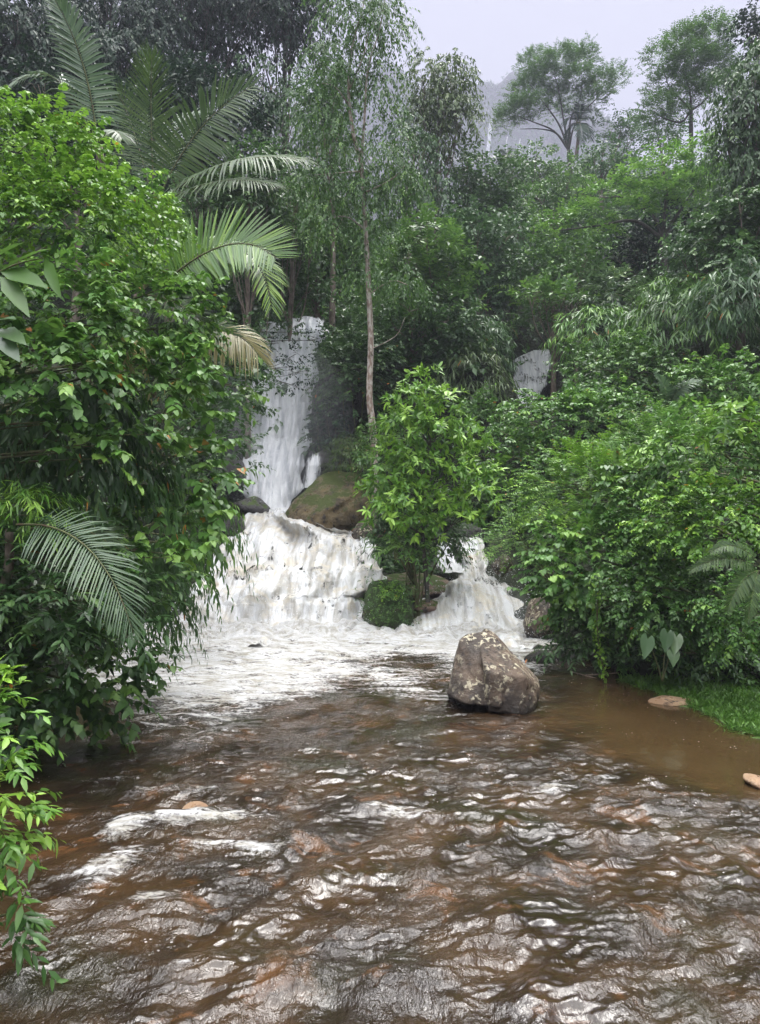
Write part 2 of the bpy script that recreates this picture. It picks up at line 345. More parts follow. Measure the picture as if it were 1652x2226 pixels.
LAI = .42        # a density of 6 asks for about 2.5 layers of leaves
def la(kind, sc, lsc): p_ = PRE[kind]; return p_[1] * (p_[3] * sc * lsc) ** 2 * p_[4] * .55
def tube(acc, pts, rad, seg=7, sub=4):
    pts = np.asarray(pts, float); rad = np.asarray(rad, float); q = np.concatenate([[2 * pts[0] - pts[1]], pts, [2 * pts[-1] - pts[-2]]])
    out, ro = [], []
    for i in range(len(pts) - 1):
        for s_ in np.linspace(0, 1, sub, endpoint=False):
            p0, p1, p2, p3 = q[i:i + 4]
            out.append(.5 * (2 * p1 + (p2 - p0) * s_ + (2 * p0 - 5 * p1 + 4 * p2 - p3) * s_ ** 2 + (3 * p1 - p0 - 3 * p2 + p3) * s_ ** 3)); ro.append(rad[i] * (1 - s_) + rad[i + 1] * s_)
    out.append(pts[-1]); ro.append(rad[-1]); out = np.array(out); ro = np.array(ro)
    tg = unit(np.gradient(out, axis=0)); ref = np.where(np.abs(tg[:, 2:]) > .9, A(1, 0, 0), UP); s1 = unit(np.cross(tg, ref)); s2 = np.cross(tg, s1)
    th = np.arange(seg) * 2 * math.pi / seg
    V = out[:, None] + ro[:, None, None] * (np.cos(th)[None, :, None] * s1[:, None] + np.sin(th)[None, :, None] * s2[:, None])
    n_ = len(out); i = np.arange(n_ * seg).reshape(n_, seg); j = np.roll(i, -1, 1)
    f = np.stack([i[:-1], j[:-1], j[1:], i[1:]], -1).reshape(-1, 4)
    acc.add(V.reshape(-1, 3), [f, i[-1][None]])

def sph(m): return unit(rng.normal(size=(m, 3)))
def blob_tips(c, r, m, seed, low=-.55, lump=.28, inner=.45, front=.0):
    d = sph(int(m * 2.2)); d = d[d[:, 2] > low]
    if front: d = d[(d[:, 1] < front) | (rng.uniform(size=len(d)) < .25)]
    d = d[:m]; k = 1 + lump * 1.6 * noise(d * 1.9 + seed * 3.1)
    q = np.where(rng.uniform(size=len(d)) < .68, rng.uniform(.82, 1.0, len(d)), rng.uniform(inner, .85, len(d)))
    return c + d * (k * q)[:, None] * r, d
def shrub(name, label, cat, px, py, Y, hw, hh, mat, kind, m, sc=1., lsc=1., young=.15, old=.003, dr=None, root=None, group=None, stems=5, up=.4, stem_mat=None, low=-.55, lump=.42):
    c = P(px, py, Y); r = A(hw * Y / F, 0, hh * Y / F); r[1] = dr or .75 * (r[0] + r[2]) / 2
    c[1] += r[1] * .5
    if root is None:
        sg = -1 if c[0] < -1.5 else 1; root = A(c[0], c[1] + r[1] * .35, 0)
        for _ in range(40 if not (-3.4 < c[0] < 4.8 and Y > 27.5) else 1):
            gz = float(ground(root[0], root[1]))
            if gz >= c[2] - r[2] * .6: break
            root[0] += .2 * sg; root[1] += .1
        root[2] = min(gz, c[2] - r[2] * .2)
    t = thing(name, label, cat, root, group)
    b, d = blob_tips(c, r, m, px * .013 + py * .007, low=low, lump=lump, front=.35)
    a = Acc(); sprays(a, kind, b, d + UP * up + rng.normal(size=d.shape) * .3, sc, lsc, young, old); a.build('foliage', LM[mat], t)
    s = Acc()
    for k in range(stems):
        e = b[rng.integers(len(b))]; mid = (root + e) / 2 + rng.normal(size=3) * r * .15 + A(0, 0, r[2] * .2)
        tube(s, [root + rng.normal(size=3) * .05, mid, e], [.05 * sc + .015, .03 * sc + .008, .008], 6)
    s.build('stem', stem_mat or STEM, t)
    return t

def tree(name, label, trunk, rad, clumps, mat, kind, dens, sc=1., lsc=1., young=.12, bark=BARK, Y=None, group=None, limb=.24, up=.35, fork=None, cat='tree', low=-.5, old=0.):
    tp = np.array(trunk, float); root = tp[0]; t = thing(name, label, cat, root, group)
    s = Acc(); tube(s, tp, np.linspace(rad, rad * .3, len(tp)), 9)
    a = Acc(); tl = np.linspace(0, 1, len(tp))
    for (c, r) in clumps:
        m = max(12, int(dens * LAI * math.pi * r[0] * r[2] * 1.8 / la(kind, sc, lsc)))
        b, d = blob_tips(c, r, m, c[0] * .3 + c[2] * .17, low=low, lump=.32, inner=.3)
        sprays(a, kind, b, d + UP * up + rng.normal(size=d.shape) * .35, sc, lsc, young, old, tone=np.full(len(b), rng.uniform(-.15, .15)))
        # a limb from the trunk to the clump
        zt = np.clip((c[2] - root[2]) / max(.1, tp[-1][2] - root[2]), 0, 1)
        u = fork if fork is not None else np.clip(zt * .8 - .12, .1, .95)
        st = A(*[np.interp(u, tl, tp[:, i]) for i in range(3)])
        if np.linalg.norm(c - st) > .3:
            mid = (st + c) / 2 + A(0, 0, -.08 * np.linalg.norm(c - st)) + rng.normal(size=3) * .06 * np.linalg.norm(c - st)
            tube(s, [st, mid, c], [rad * limb, rad * limb * .6, rad * limb * .25], 6)
            for _ in range(3):
                e = b[rng.integers(len(b))]; tube(s, [mid * .4 + c * .6, (c + e) / 2 + rng.normal(size=3) * .1, e], [rad * limb * .4, rad * limb * .25, .01], 5, 3)
    s.build('trunk', bark, t); a.build('crown', LM[mat], t)
    return t
def C(px, py, Y, hw, hh, dr=None):
    return P(px, py, Y), A(hw * Y / F, dr or hw * Y / F, hh * Y / F)
def auto_clumps(px, py, Y, hw, hh, k, cr=.42, sd=0):
    g = np.random.default_rng(sd + int(px * 3 + py)); out = []
    for i in range(k):
        th = 2.4 * i + g.uniform(0, .6); q = math.sqrt((i + .5) / k) * .8; zz = g.uniform(-.1, .1)
        s_ = g.uniform(.7, 1.2) * cr
        c = P(px + hw * q * math.cos(th), py + hh * q * math.sin(th), Y); c[1] += g.uniform(-.7, .5) * hw * Y / F
        out.append((c, A(hw, hw, hh * .8) * s_ * Y / F))
    return out
def gtree(name, label, px, py, Y, hw, hh, mat, kind, dens, k=12, sc=1., lsc=1., young=.12, rad=.25, bark=BARK, group=None, bx=None, up=.35, cr=.42, low=-.5):
    bx = px if bx is None else bx
    x = (bx - CX) / F * Y; base = A(x, Y, 0); base[2] = ground(x, Y) - .3
    top = P(px, py - hh * .5, Y)
    if base[2] > top[2] - 2: base[2] = top[2] - 3
    pts = [base, base * .6 + top * .4 + A(rng.normal() * .4, 0, 0), top]
    return tree(name, label, pts, rad, auto_clumps(px, py, Y, hw, hh, k, cr), mat, kind, dens, sc, lsc, young, bark, group=group, up=up, low=low)

# ------------------------------------------------------------------ palms
def frond(parent, pts, ll, mat, n=46, nref=(0, -1, .4), wid=.09, hang=.25, young=.2, ang=(75, 25), rr=.03, rmat=None, lift=.15, jit=.04, t0=.14, prof=1.0, name='frond'):
    p0, p1, p2 = [np.array(q, float) for q in pts]
    t = np.linspace(t0, .995, n); B = lambda t: ((1 - t) ** 2)[:, None] * p0 + (2 * t * (1 - t))[:, None] * p1 + (t ** 2)[:, None] * p2
    T = unit((2 * (1 - t))[:, None] * (p1 - p0) + (2 * t)[:, None] * (p2 - p1))
    nr = A(*nref); side = unit(np.cross(T, nr)); nn = np.cross(side, T)
    ag = np.radians(ang[0] + (ang[1] - ang[0]) * t ** 1.5)[:, None]
    ln = ll * (.35 + .65 * np.sin(math.pi * np.clip((t - t0 + .12) / (1.12 - t0), 0, 1) ** .75) ** .6) * prof
    a = Acc()
    for sg in (1, -1):
        d = T * np.cos(ag) + side * sg * np.sin(ag) + nn * lift + rng.normal(size=T.shape) * jit
        tint = np.stack([rng.uniform(.2, 1, n), rng.uniform(0, young * 2, n) * (rng.uniform(size=n) < .6), np.zeros(n), np.ones(n)], -1)
        emit(a, 'strap', B(t), d, nn + side * sg * -.35 + rng.normal(size=T.shape) * .06, ln * rng.uniform(.9, 1.08, n), wid, hang * rng.uniform(.6, 1.4, n), tint)
    o = a.build(name, LM[mat], parent)
    s = Acc(); tt = np.linspace(0, 1, 7); tube(s, B(tt), np.linspace(rr, rr * .2, 7), 6, 2); s.build('frond_rib', rmat or STEM, o)
    return o
def palm(label, base, foot, fronds, trunk_r=.12, group=None, name='palm_tree'):
    t = thing(name, label, 'palm', foot, group)
    s = Acc(); b = np.array(base); f = np.array(foot); tube(s, [f, f * .5 + b * .5 + A(.1, 0, 0), b], [trunk_r * 1.2, trunk_r, trunk_r * .8], 9); s.build('trunk', BARK, t)
    for kw in fronds: frond(t, **kw)
    return t

# ------------------------------------------------------------------ rocks
def ico(k=5):
    bm = bmesh.new(); bmesh.ops.create_icosphere(bm, subdivisions=k, radius=1)
    v = np.array([x.co[:] for x in bm.verts]); f = np.array([[q.index for q in x.verts] for x in bm.faces]); bm.free(); return unit(v), f
ICO = {k: ico(k) for k in (4, 5, 6)}
def rock(label, blocks, mat, amp=.05, k=5, p=16, name='boulder', freq=2.2, cat='boulder'):
    if np.ndim(blocks[0][0]) == 0: blocks = [blocks]
    V, Fc = ICO[k]; a = Acc()
    for pts in blocks:
        pts = np.array(pts, float); bm = bmesh.new()
        for q in pts: bm.verts.new(q)
        bmesh.ops.convex_hull(bm, input=bm.verts); bmesh.ops.recalc_face_normals(bm, faces=bm.faces)
        c = pts.mean(0); pl = [(np.array(f.normal[:]), np.array(f.verts[0].co[:])) for f in bm.faces]; bm.free(); inv = 0
        for nn, q in pl:
            dd = np.dot(nn, q - c)
            if dd < 0: nn, dd = -nn, -dd
            inv = inv + np.maximum(V @ nn / max(dd, .02), 0) ** p
        r = inv ** (-1 / p); ext = np.ptp(pts, 0).mean(); v = c + V * r[:, None]
        nz = fbm(v / ext * freq + c, 5) * .7 + .5 * np.abs(noise(v / ext * freq * 2.5 + 9)) - .35 * sst(.12, 0, np.abs(noise(v / ext * 1.7 + c * 3)))
        a.add(v + V * (nz * amp * ext)[:, None], Fc)
    o = a.build(name, mat); tag(o, label, cat)
    return o
def rockE(label, px, py, Y, hw, hh, mat, dr=None, seed=0, amp=.05, npt=16, k=5, tilt=0., name='boulder', cat='boulder', p=12):
    g = np.random.default_rng(seed); c = P(px, py, Y); s_ = Y / F
    d = unit(g.normal(size=(npt, 3))); d = np.concatenate([d, np.eye(3), -np.eye(3)]) ; q = d * A(hw * s_, dr or (hw + hh) / 2 * s_, hh * s_) * g.uniform(.85, 1.02, len(d))[:, None]
    ct, st_ = math.cos(tilt), math.sin(tilt); q[:, 0], q[:, 2] = q[:, 0] * ct - q[:, 2] * st_, q[:, 0] * st_ + q[:, 2] * ct
    return rock(label, c + q, mat, amp, k, p, name, cat=cat)


# ------------------------------------------------------------------ the pool and the river below it
def gauss(x, y, cx, cy, sx, sy, rot=0.):
    c, s = math.cos(rot), math.sin(rot); u = (x - cx) * c + (y - cy) * s; v = -(x - cx) * s + (y - cy) * c
    return np.exp(-(u / sx) ** 2 - (v / sy) ** 2)
def G(px, py): Y = HC * F / (py - CY); return (px - CX) / F * Y, Y          # a point on the water
yr = np.concatenate([np.linspace(-14, 5.1, 60), 5.2 * (30.5 / 5.2) ** np.linspace(0, 1, 820)])
X, Yg = np.meshgrid(np.linspace(-9.6, 9.6, 720), yr)
wx = X + .22 * n2(X * .7, Yg * .7, 1.5); wy = Yg + .22 * n2(X * .7, Yg * .7, 8.5)
ca, sa = math.cos(.42), math.sin(.42); u = wx * ca + wy * sa; v = -wx * sa + wy * ca      # current runs along v, a little to the right
wg = np.random.default_rng(5); h = .035 * n2(u * .5, v * .7, 0); hx = np.zeros_like(X); hy = np.zeros_like(X)
for k in range(64):                                                       # steep short waves in many directions
    lam = .11 * (1.6 / .11) ** wg.uniform(); th_ = wg.normal() * .75 + math.pi / 2 + .25; kx, ky = math.cos(th_), math.sin(th_)
    kk = 2 * math.pi / lam; am = .0056 * lam ** 1.0; ph = kk * (u * kx + v * ky) + wg.uniform(0, 6.28)
    am = am * (.35 + 1.3 * sst(-.5, .6, n2(X * .45 + k, Yg * .45, k * 1.7)))
    h = h + am * np.cos(ph); hx = hx + am * kx * np.sin(ph); hy = hy + am * ky * np.sin(ph)
crest = h.copy()
h = h + .010 * (1 - 1.6 * np.abs(n2(u * 2.6, v * 5.0, 7))) + .006 * n2(u * 11, v * 15, 2)
calm = np.maximum(sst(0, 1.6, X - ip(Yg, 5, 9.9, 11, 6.5, 12.5, 4.4, 14, 3.5, 17, 3.6, 22, 5)) , sst(.0, 1.6, ip(Yg, 5, -3.4, 9, -3.6, 11, -4.9, 14, -5.2, 17, -5.2, 19, -6.8) - X)) * (1 - sst(21, 24, Yg))
calm = np.clip(calm, 0, 1)
mid = sst(15.5, 13, Yg)
h = h * (1 - .93 * calm) * (.6 + .5 * mid)
foam = .5 * sst(.03, .08, crest) * sst(.0, .5, n2(X * .5, Yg * .5, 21) + .15) * (1 - calm)
BR = [(430, 1775, 1.0, .24, .1, .12, .85), (270, 1800, .34, .55, -.4, .10, .85), (230, 1890, .34, .6, -.3, .07, .78), (520, 1840, .9, .18, -.1, .10, .74), (350, 1720, .9, .2, .1, .05, .6), (260, 1690, .7, .2, .2, .03, .58), (330, 1950, .4, .3, -.4, .04, .62),
      (880, 1765, .75, .22, -.15, .13, .6), (1200, 1715, .42, .22, .3, .13, .70), (1300, 1690, .5, .16, 0, .08, .45), (1410, 1700, .2, .3, 0, .06, .4), (640, 1820, .4, .2, 0, .10, .25),
      (930, 1900, .45, .3, 0, .15, .12), (1050, 1870, .3, .2, 0, .06, .2), (740, 1910, .25, .12, 0, .05, .4), (1340, 2000, .7, .3, .3, .14, .05), (1050, 1990, .5, .3, .3, .10, .05), (1560, 1880, .4, .3, 0, .08, .25),
      (380, 2010, .3, .08, 0, .03, .35), (460, 1600, 1.0, .6, .5, .07, .52), (330, 1520, .9, 1.0, -.5, .1, .58), (620, 2100, .6, .3, -.3, .09, .1), (120, 2170, .7, .18, -.45, .08, .18), (900, 2120, .6, .3, .3, .11, .05), (1250, 2140, .6, .3, .3, .10, .05)]
for px, py, sx, sy, ro, hh_, fo_ in BR:
    cx, cy_ = G(px, py); k = gauss(X, Yg, cx, cy_, sx, sy, ro); h = h + .55 * hh_ * k; foam = np.maximum(foam, fo_ * k ** .7)
# broken water below the cascades
e0 = ip(X, -8.5, 19.0, -6.5, 18.0, -5, 16.2, -3.2, 16.4, -2.2, 18.2, -.6, 19.6, .5, 19.0, 1.5, 18.2, 2.4, 20, 4.5, 22, 6, 25)
ec = e0 + 1.5 * n2(X * .5, Yg * .25, 11)
foam = np.maximum(foam, sst(-4.2, 3.4, Yg - ec) * (.88 - .22 * np.abs(n2(X * .3, Yg * .8, 4))))
foam = np.maximum(foam, .95 * sst(23.5, 26.5, Yg) * (1 - .6 * gauss(X, Yg, .9, 24.0, 1.3, 1.5)))
foam = foam * (1 - .75 * gauss(X, Yg, .9, 22.8, 1.5, 1.3)) * (1 - .5 * gauss(X, Yg, 1.6, 20.3, 1.0, 1.2))
h = h + sst(-2, 5, Yg - e0) * (.06 * fbm(np.stack([u * .8, v * 1.6, X * 0 + 3], -1), 5) + .02)
h = h + sst(25, 28, Yg) * (.42 * np.abs(n2(u * .9, v * .9, 6)) + .22 * np.abs(n2(u * 2.2, v * 2.2, 9)) + .07 * n2(u * 5, v * 5, 2))
a = Acc(); tn = np.stack([np.clip(foam, 0, 1), calm, X * 0, X * 0 + 1], -1).reshape(-1, 4)
grid_mesh(X - .7 * (hx * ca - hy * sa) * (1 - calm), Yg - .7 * (hx * sa + hy * ca) * (1 - calm), h, a, tn); struct(a.build('water', RIVER))

# ------------------------------------------------------------------ falls and rapids: (row, left edge, right edge, distance)
def sheet(name, rows, mat, nu, nv, amp, bulge=.4, seed=0., ragged=.12, label=None, freq=1., fade=0., warp=0.):
    rows = np.array(rows, float); t = np.linspace(rows[0, 0], rows[-1, 0], nu); lo = np.interp(t, rows[:, 0], rows[:, 1]); hi = np.interp(t, rows[:, 0], rows[:, 2]); yy = np.interp(t, rows[:, 0], rows[:, 3])
    ker = np.ones(max(3, nu // 70)); ker /= ker.sum(); sm = lambda q: np.convolve(np.pad(q, len(ker) // 2, mode='edge'), ker, 'same')[len(ker) // 2:len(ker) // 2 + nu]
    lo, hi, yy = sm(lo), sm(hi), sm(yy)
    vv = np.linspace(0, 1, nv)[None]; wdt = (hi - lo)[:, None]
    z0 = HC - (t - CY) / F * yy; along = np.concatenate([[0], np.cumsum(np.hypot(np.diff(z0), np.diff(yy)))])[:, None] + vv * 0
    rag = ragged * wdt * (n2(along * .9, along * 0 + vv * 1.2, seed) )
    pxx = lo[:, None] + wdt * vv + rag * (np.abs(vv - .5) * 2) ** 2
    Yv = yy[:, None] + bulge * (np.abs(vv - .5) * 2) ** 2.2
    tt = t[:, None] + warp * n2(vv * 4. + t[:, None] * .004, t[:, None] * .006 + vv * 0, seed) * np.sin(np.pi * np.clip((t[:, None] - t[0]) / (t[-1] - t[0]), 0, 1)) ** .5
    yw = np.interp(tt, t, yy); Yv = Yv - yy[:, None] + yw; z = HC - (t[:, None] - CY) / F * yw
    x = (pxx - CX) / F * yw
    m = np.stack([x * freq, along * .2 * freq, x * 0 + seed], -1); d = amp * (.75 * fbm(m * 1.1, 5) + .3 * fbm(m * A(2.5, 4., 1.), 3) + .6 * np.abs(noise(m * 2.6 + 4)))
    sl = np.gradient(z0) / np.maximum(1e-6, np.hypot(np.gradient(z0), np.gradient(yy))); st = np.abs(sl)[:, None]
    edge = np.minimum(vv, 1 - vv) * wdt * yy[:, None] / F; edge = np.clip(edge / .45, 0, 1) * (sst(-.1, fade, along + .35 * n2(x * 1.7, along * .3, seed)) if fade else 1)
    tn = np.stack([x / 20 + .5, along / 20, edge, x * 0 + 1], -1).reshape(-1, 4)
    a = Acc(); grid_mesh(x, Yv - d * st - .0, z + d * (1 - .6 * st), a, tn); o = struct(a.build(name, mat))
    return o
sheet('waterfall', [(688, 622, 706, 45.2), (700, 606, 706, 44.4), (715, 575, 705, 44.0), (760, 558, 695, 43.7), (850, 540, 682, 43.3), (910, 530, 670, 42.9), (950, 526, 668, 42.6), (985, 526, 666, 41.7), (1010, 520, 664, 41.2), (1060, 512, 652, 40.5), (1100, 545, 628, 39.8), (1128, 552, 622, 39.0)], FALL, 420, 150, .17, .6, 2., fade=1.)
sheet('waterfall', [(700, 560, 620, 44.6), (720, 556, 640, 44.2), (800, 548, 660, 43.9)], FALL, 120, 60, .12, .5, 5.)
sheet('rapids', [(1106, 548, 632, 39.4), (1124, 530, 640, 38.4), (1140, 518, 690, 37.2), (1165, 496, 790, 35.8), (1180, 480, 812, 34.9), (1205, 462, 812, 34.4), (1236, 446, 832, 34.0), (1248, 440, 836, 32.9), (1262, 434, 836, 32.2), (1300, 402, 800, 31.6), (1312, 398, 795, 30.4), (1350, 385, 792, 29.8), (1372, 376, 792, 29.2), (1388, 366, 792, 28.0), (1402, 330, 800, 26.6), (1414, 300, 810, 25.2)], CASC, 520, 440, .26, .3, 8., .05, warp=70)
sheet('rapids', [(1168, 990, 1045, 36.4), (1180, 984, 1052, 35.6), (1215, 1006, 1058, 34.0), (1250, 1000, 1068, 32.4), (1275, 965, 1100, 31.2), (1310, 915, 1128, 30.0), (1350, 900, 1140, 28.9), (1385, 895, 1150, 27.8), (1408, 890, 1175, 25.8), (1422, 900, 1185, 24.6)], CASC, 320, 240, .26, .3, 15., .22, fade=1.2, warp=30)
sheet('rapids', [(1168, 955, 1000, 35.6), (1195, 948, 985, 34.8), (1225, 945, 1000, 33.6), (1245, 960, 1030, 32.8)], FALLTHIN, 100, 60, .12, .2, 19., .1)
sheet('waterfall', [(756, 1168, 1196, 60.8), (764, 1146, 1204, 60.3), (780, 1116, 1204, 60.0), (806, 1120, 1196, 59.5), (832, 1110, 1190, 59.0), (880, 1100, 1168, 57.5), (900, 1100, 1160, 57.)], FALLTHIN, 160, 90, .07, .4, 23., .12, fade=.9)
sheet('waterfall', [(983, 672, 704, 40.6), (1010, 664, 700, 40.2), (1060, 655, 690, 39.9)], FALLTHIN, 80, 40, .08, .2, 29., .1, fade=.7)
for px, y0, y1, wd_, mt_ in ((1062, 258, 338, 7, FALL), (1100, 296, 330, 2.5, FALLTHIN), (1128, 300, 338, 2.2, FALLTHIN), (1150, 312, 340, 2.2, FALLTHIN)):
    dm = min(mountain_depth(px, y_) for y_ in np.linspace(y0, y1, 6)); dr_ = -6 if wd_ > 5 else -1
    sheet('waterfall', [(y0, px + 2, px + 2 + wd_, dm), ((y0 * 2 + y1) / 3, px - 1, px + wd_, dm), (y1, px + dr_, px + dr_ + wd_, dm - 2)], mt_, 60, 12, .8, .5, 31. + px, .3)
sheet('rapids', [(1432, 1186, 1212, 23.2), (1440, 1192, 1216, 23.0), (1452, 1200, 1240, 22.4), (1460, 1204, 1256, 22.0)], FALLTHIN, 60, 30, .05, .1, 50., .1)
# drops thrown up by the broken water
a = Acc(); V4 = A([0, 0, 1], [.94, 0, -.33], [-.47, .82, -.33], [-.47, -.82, -.33]); F4 = np.array([[0, 1, 2], [0, 2, 3], [0, 3, 1], [1, 3, 2]])
def drops(n_, px, py, Y, sp_, s0=.008, s1=.03, h=.5):
    cx = P(px, py, Y); q = cx + rng.normal(size=(n_, 3)) * A(sp_, .5, 0); q[:, 2] += rng.exponential(h * .4, n_)
    sz = s0 + (s1 - s0) * rng.uniform(size=n_) ** 3
    a.add((q[:, None] + sz[:, None, None] * V4[None] * A(1, 1, 1.3)).reshape(-1, 3), (F4[None] + 4 * np.arange(n_)[:, None, None]).reshape(-1, 3))
for px, py, Y, sp_, n_, h_ in [(460, 1330, 28.6, .9, 500, .9), (560, 1300, 30.2, 1.6, 500, .6), (700, 1350, 28.8, 1.2, 400, .6), (430, 1380, 27.5, 1.0, 500, .6), (600, 1385, 27.0, 2.0, 500, .35), (1040, 1290, 30, 1.0, 500, .8), (1100, 1340, 28.6, .8, 400, .8), (980, 1370, 27.5, .8, 300, .5), (1060, 1250, 31.6, .5, 250, .6), (740, 1200, 33.6, 1.0, 300, .4), (500, 1240, 32.5, .7, 350, .6), (590, 965, 42, 1.0, 250, .4), (590, 1090, 39.6, .8, 300, .6), (1150, 1400, 26, .6, 200, .5)]:
    drops(n_, px, py, Y, sp_, h=h_)
struct(a.build('spray', DROP), 'stuff')['label'] = 'white drops of spray thrown up by the rapids'

# ------------------------------------------------------------------ rocks
def PP(*q): return [P(*k) for k in q]
rock('angular brown boulder with cream lichen spots standing in the river', [
    PP((1000, 1388, 18.0), (1018, 1376, 18.2), (1050, 1368, 18.2), (1090, 1392, 17.9), (1092, 1470, 17.0), (1090, 1540, 16.8), (1010, 1530, 17.0), (970, 1506, 17.6), (978, 1474, 17.8), (994, 1438, 17.8), (1000, 1400, 19.3), (1090, 1400, 19.5), (980, 1520, 19.4), (1090, 1530, 19.4)),
    PP((1034, 1380, 18.4), (1056, 1367, 18.4), (1076, 1376, 18.4), (1120, 1426, 18.2), (1168, 1474, 18.1), (1175, 1500, 17.7), (1162, 1548, 17.2), (1128, 1556, 16.9), (1062, 1548, 16.9), (1050, 1440, 17.1), (1140, 1470, 17.1), (1066, 1460, 16.9), (1050, 1400, 19.3), (1160, 1530, 19.3), (1050, 1540, 19.3))], ROCK_BROWN, .034, 6, 60)
rock('big rounded mossy brown boulder beside the foot of the main waterfall', PP((602, 1140, 38.6), (606, 1120, 38.6), (640, 1085, 38.2), (668, 1050, 38.6), (700, 1022, 39), (728, 1014, 39.2), (790, 1030, 39.3), (815, 1070, 39), (812, 1130, 38.4), (760, 1168, 37.6), (700, 1176, 37.0), (640, 1170, 37.4), (610, 1158, 38.0), (690, 1120, 36.8), (740, 1090, 37.2), (690, 1080, 41.5), (780, 1080, 41.5), (630, 1150, 40.5)), ROCK_MOSSY, .04, 6, 14)
rockE('brown speckled stone wedged under the big mossy boulder', 800, 1160, 36.0, 46, 40, ROCK_BROWN, seed=8, tilt=.3)
rockE('smooth dark grey boulder at the left foot of the main waterfall', 552, 1104, 39.6, 58, 33, ROCK_GREY, seed=5, amp=.02, tilt=-.18)
mossy = rock('square moss covered boulder splitting the two rapids', PP((800, 1262, 31.0), (896, 1270, 31), (786, 1310, 29.6), (792, 1375, 28.8), (840, 1390, 28.3), (892, 1388, 28.5), (902, 1320, 29.4), (830, 1256, 30.4), (800, 1400, 31), (905, 1400, 31), (870, 1290, 29.4)), ROCK_GREEN, .05, 6, 14)
a = Acc(); q = np.array(PP(*[(px + rng.uniform(-22, 22), py + rng.uniform(-22, 22), 28.35 + (px - 845) ** 2 * .00022 + rng.uniform(-.15, .35)) for px in range(796, 900, 10) for py in range(1262, 1385, 10) for _ in range(3) if rng.uniform() < .8]))
sprays(a, 'tiny', q, A(0, -1, .2) + rng.normal(size=q.shape) * .5, .55, .9, .2); a.build('moss', LM['mid'], mossy)
rock('long flat reddish rock lying above the square mossy boulder', PP((824, 1262, 32.5), (836, 1246, 33), (900, 1240, 33.5), (970, 1252, 33), (994, 1272, 32.2), (970, 1286, 31.4), (880, 1300, 30.8), (838, 1284, 31.2), (900, 1300, 33), (960, 1300, 32)), ROCK_RED, .02, 6, 14)
rockE('small reddish rock at the head of the right rapids step', 928, 1318, 30.2, 38, 20, ROCK_RED, seed=12, dr=.7)
rockE('wet black boulder behind the lichen spotted boulder', 1172, 1436, 23.0, 38, 26, ROCK_GREY, seed=14)
rockE('dark wet rock under the overhanging right shrub', 1228, 1432, 23.4, 34, 26, ROCK_DARK, seed=15)
rockE('tall brown rock face on the right of the right rapids', 1172, 1352, 27.0, 44, 62, ROCK_BROWN, dr=1.0, seed=16)
rockE('dark boulder in the throat of the right rapids', 1000, 1232, 34.6, 34, 26, ROCK_DARK, seed=17)
rockE('black boulder half hidden behind the right rapids', 1010, 1170, 37.5, 60, 40, ROCK_DARK, seed=18)
rockE('brown rock on the bank right of the right rapids', 1092, 1228, 32.8, 30, 30, ROCK_BROWN, seed=19)
rockE('flat sandy stone lying at the edge of the grass', 1462, 1524, 18.0, 66, 13, ROCK_SAND, dr=.45, seed=20, amp=.02, tilt=.04)
rockE('rounded pink stone cut off by the right edge of the picture', 1650, 1702, 12.6, 42, 20, ROCK_SAND, dr=.35, seed=21, amp=.02, tilt=-.25)
rockE('dark vertical rock wall right of the main waterfall', 735, 900, 44.6, 66, 115, ROCK_DARK, dr=2.0, seed=22, amp=.06, name='rock_wall', cat='rock')
rockE('dark bulging rock left of the main waterfall at mid height', 506, 935, 43.0, 48, 60, ROCK_DARK, dr=1.6, seed=23, name='rock_wall', cat='rock')
rockE('dark low rock left of the lower tier of the main waterfall', 505, 1030, 41.0, 36, 55, ROCK_DARK, dr=1.2, seed=24, name='rock_wall', cat='rock')
rockE('flat topped grey rock with a thin trickle beside the big fall', 700, 1012, 41.4, 42, 42, ROCK_GREY, dr=1.0, seed=25)
rockE('grey rock at the left edge of the upper rapids', 500, 1150, 36.6, 40, 45, ROCK_GREY, dr=1.0, seed=26)
rockE('dark ledge behind the small right waterfall', 1155, 830, 61.5, 70, 75, ROCK_DARK, dr=2.0, seed=27, name='rock_wall', cat='rock')
rockE('brown submerged stone breaking the white water in the foreground', *G(425, 1760), 0, 0, ROCK_RED) if 0 else None
cx, cy_ = G(425, 1752); k_ = F / cy_
rockE('pale reddish stone just breaking the surface above the foam crest', 425, 1758, cy_, 36, 14, ROCK_SAND, dr=.3, seed=28, amp=.03)
b0 = Acc(); tube(b0, PP((1240, 1462, 21.4), (1300, 1478, 20.6), (1340, 1492, 20.0), (1378, 1500, 19.8)), [.05, .045, .035, .015], 7); tube(b0, PP((1318, 1482, 20.4), (1328, 1500, 19.9), (1342, 1512, 19.4)), [.03, .025, .01], 6); tube(b0, PP((1270, 1468, 21), (1310, 1465, 20.6), (1345, 1462, 20.4)), [.03, .02, .01], 6)
tag(b0.build('fallen_branch', BARK), 'bare brown dead branch lying in the water below the right shrubs', 'branch')

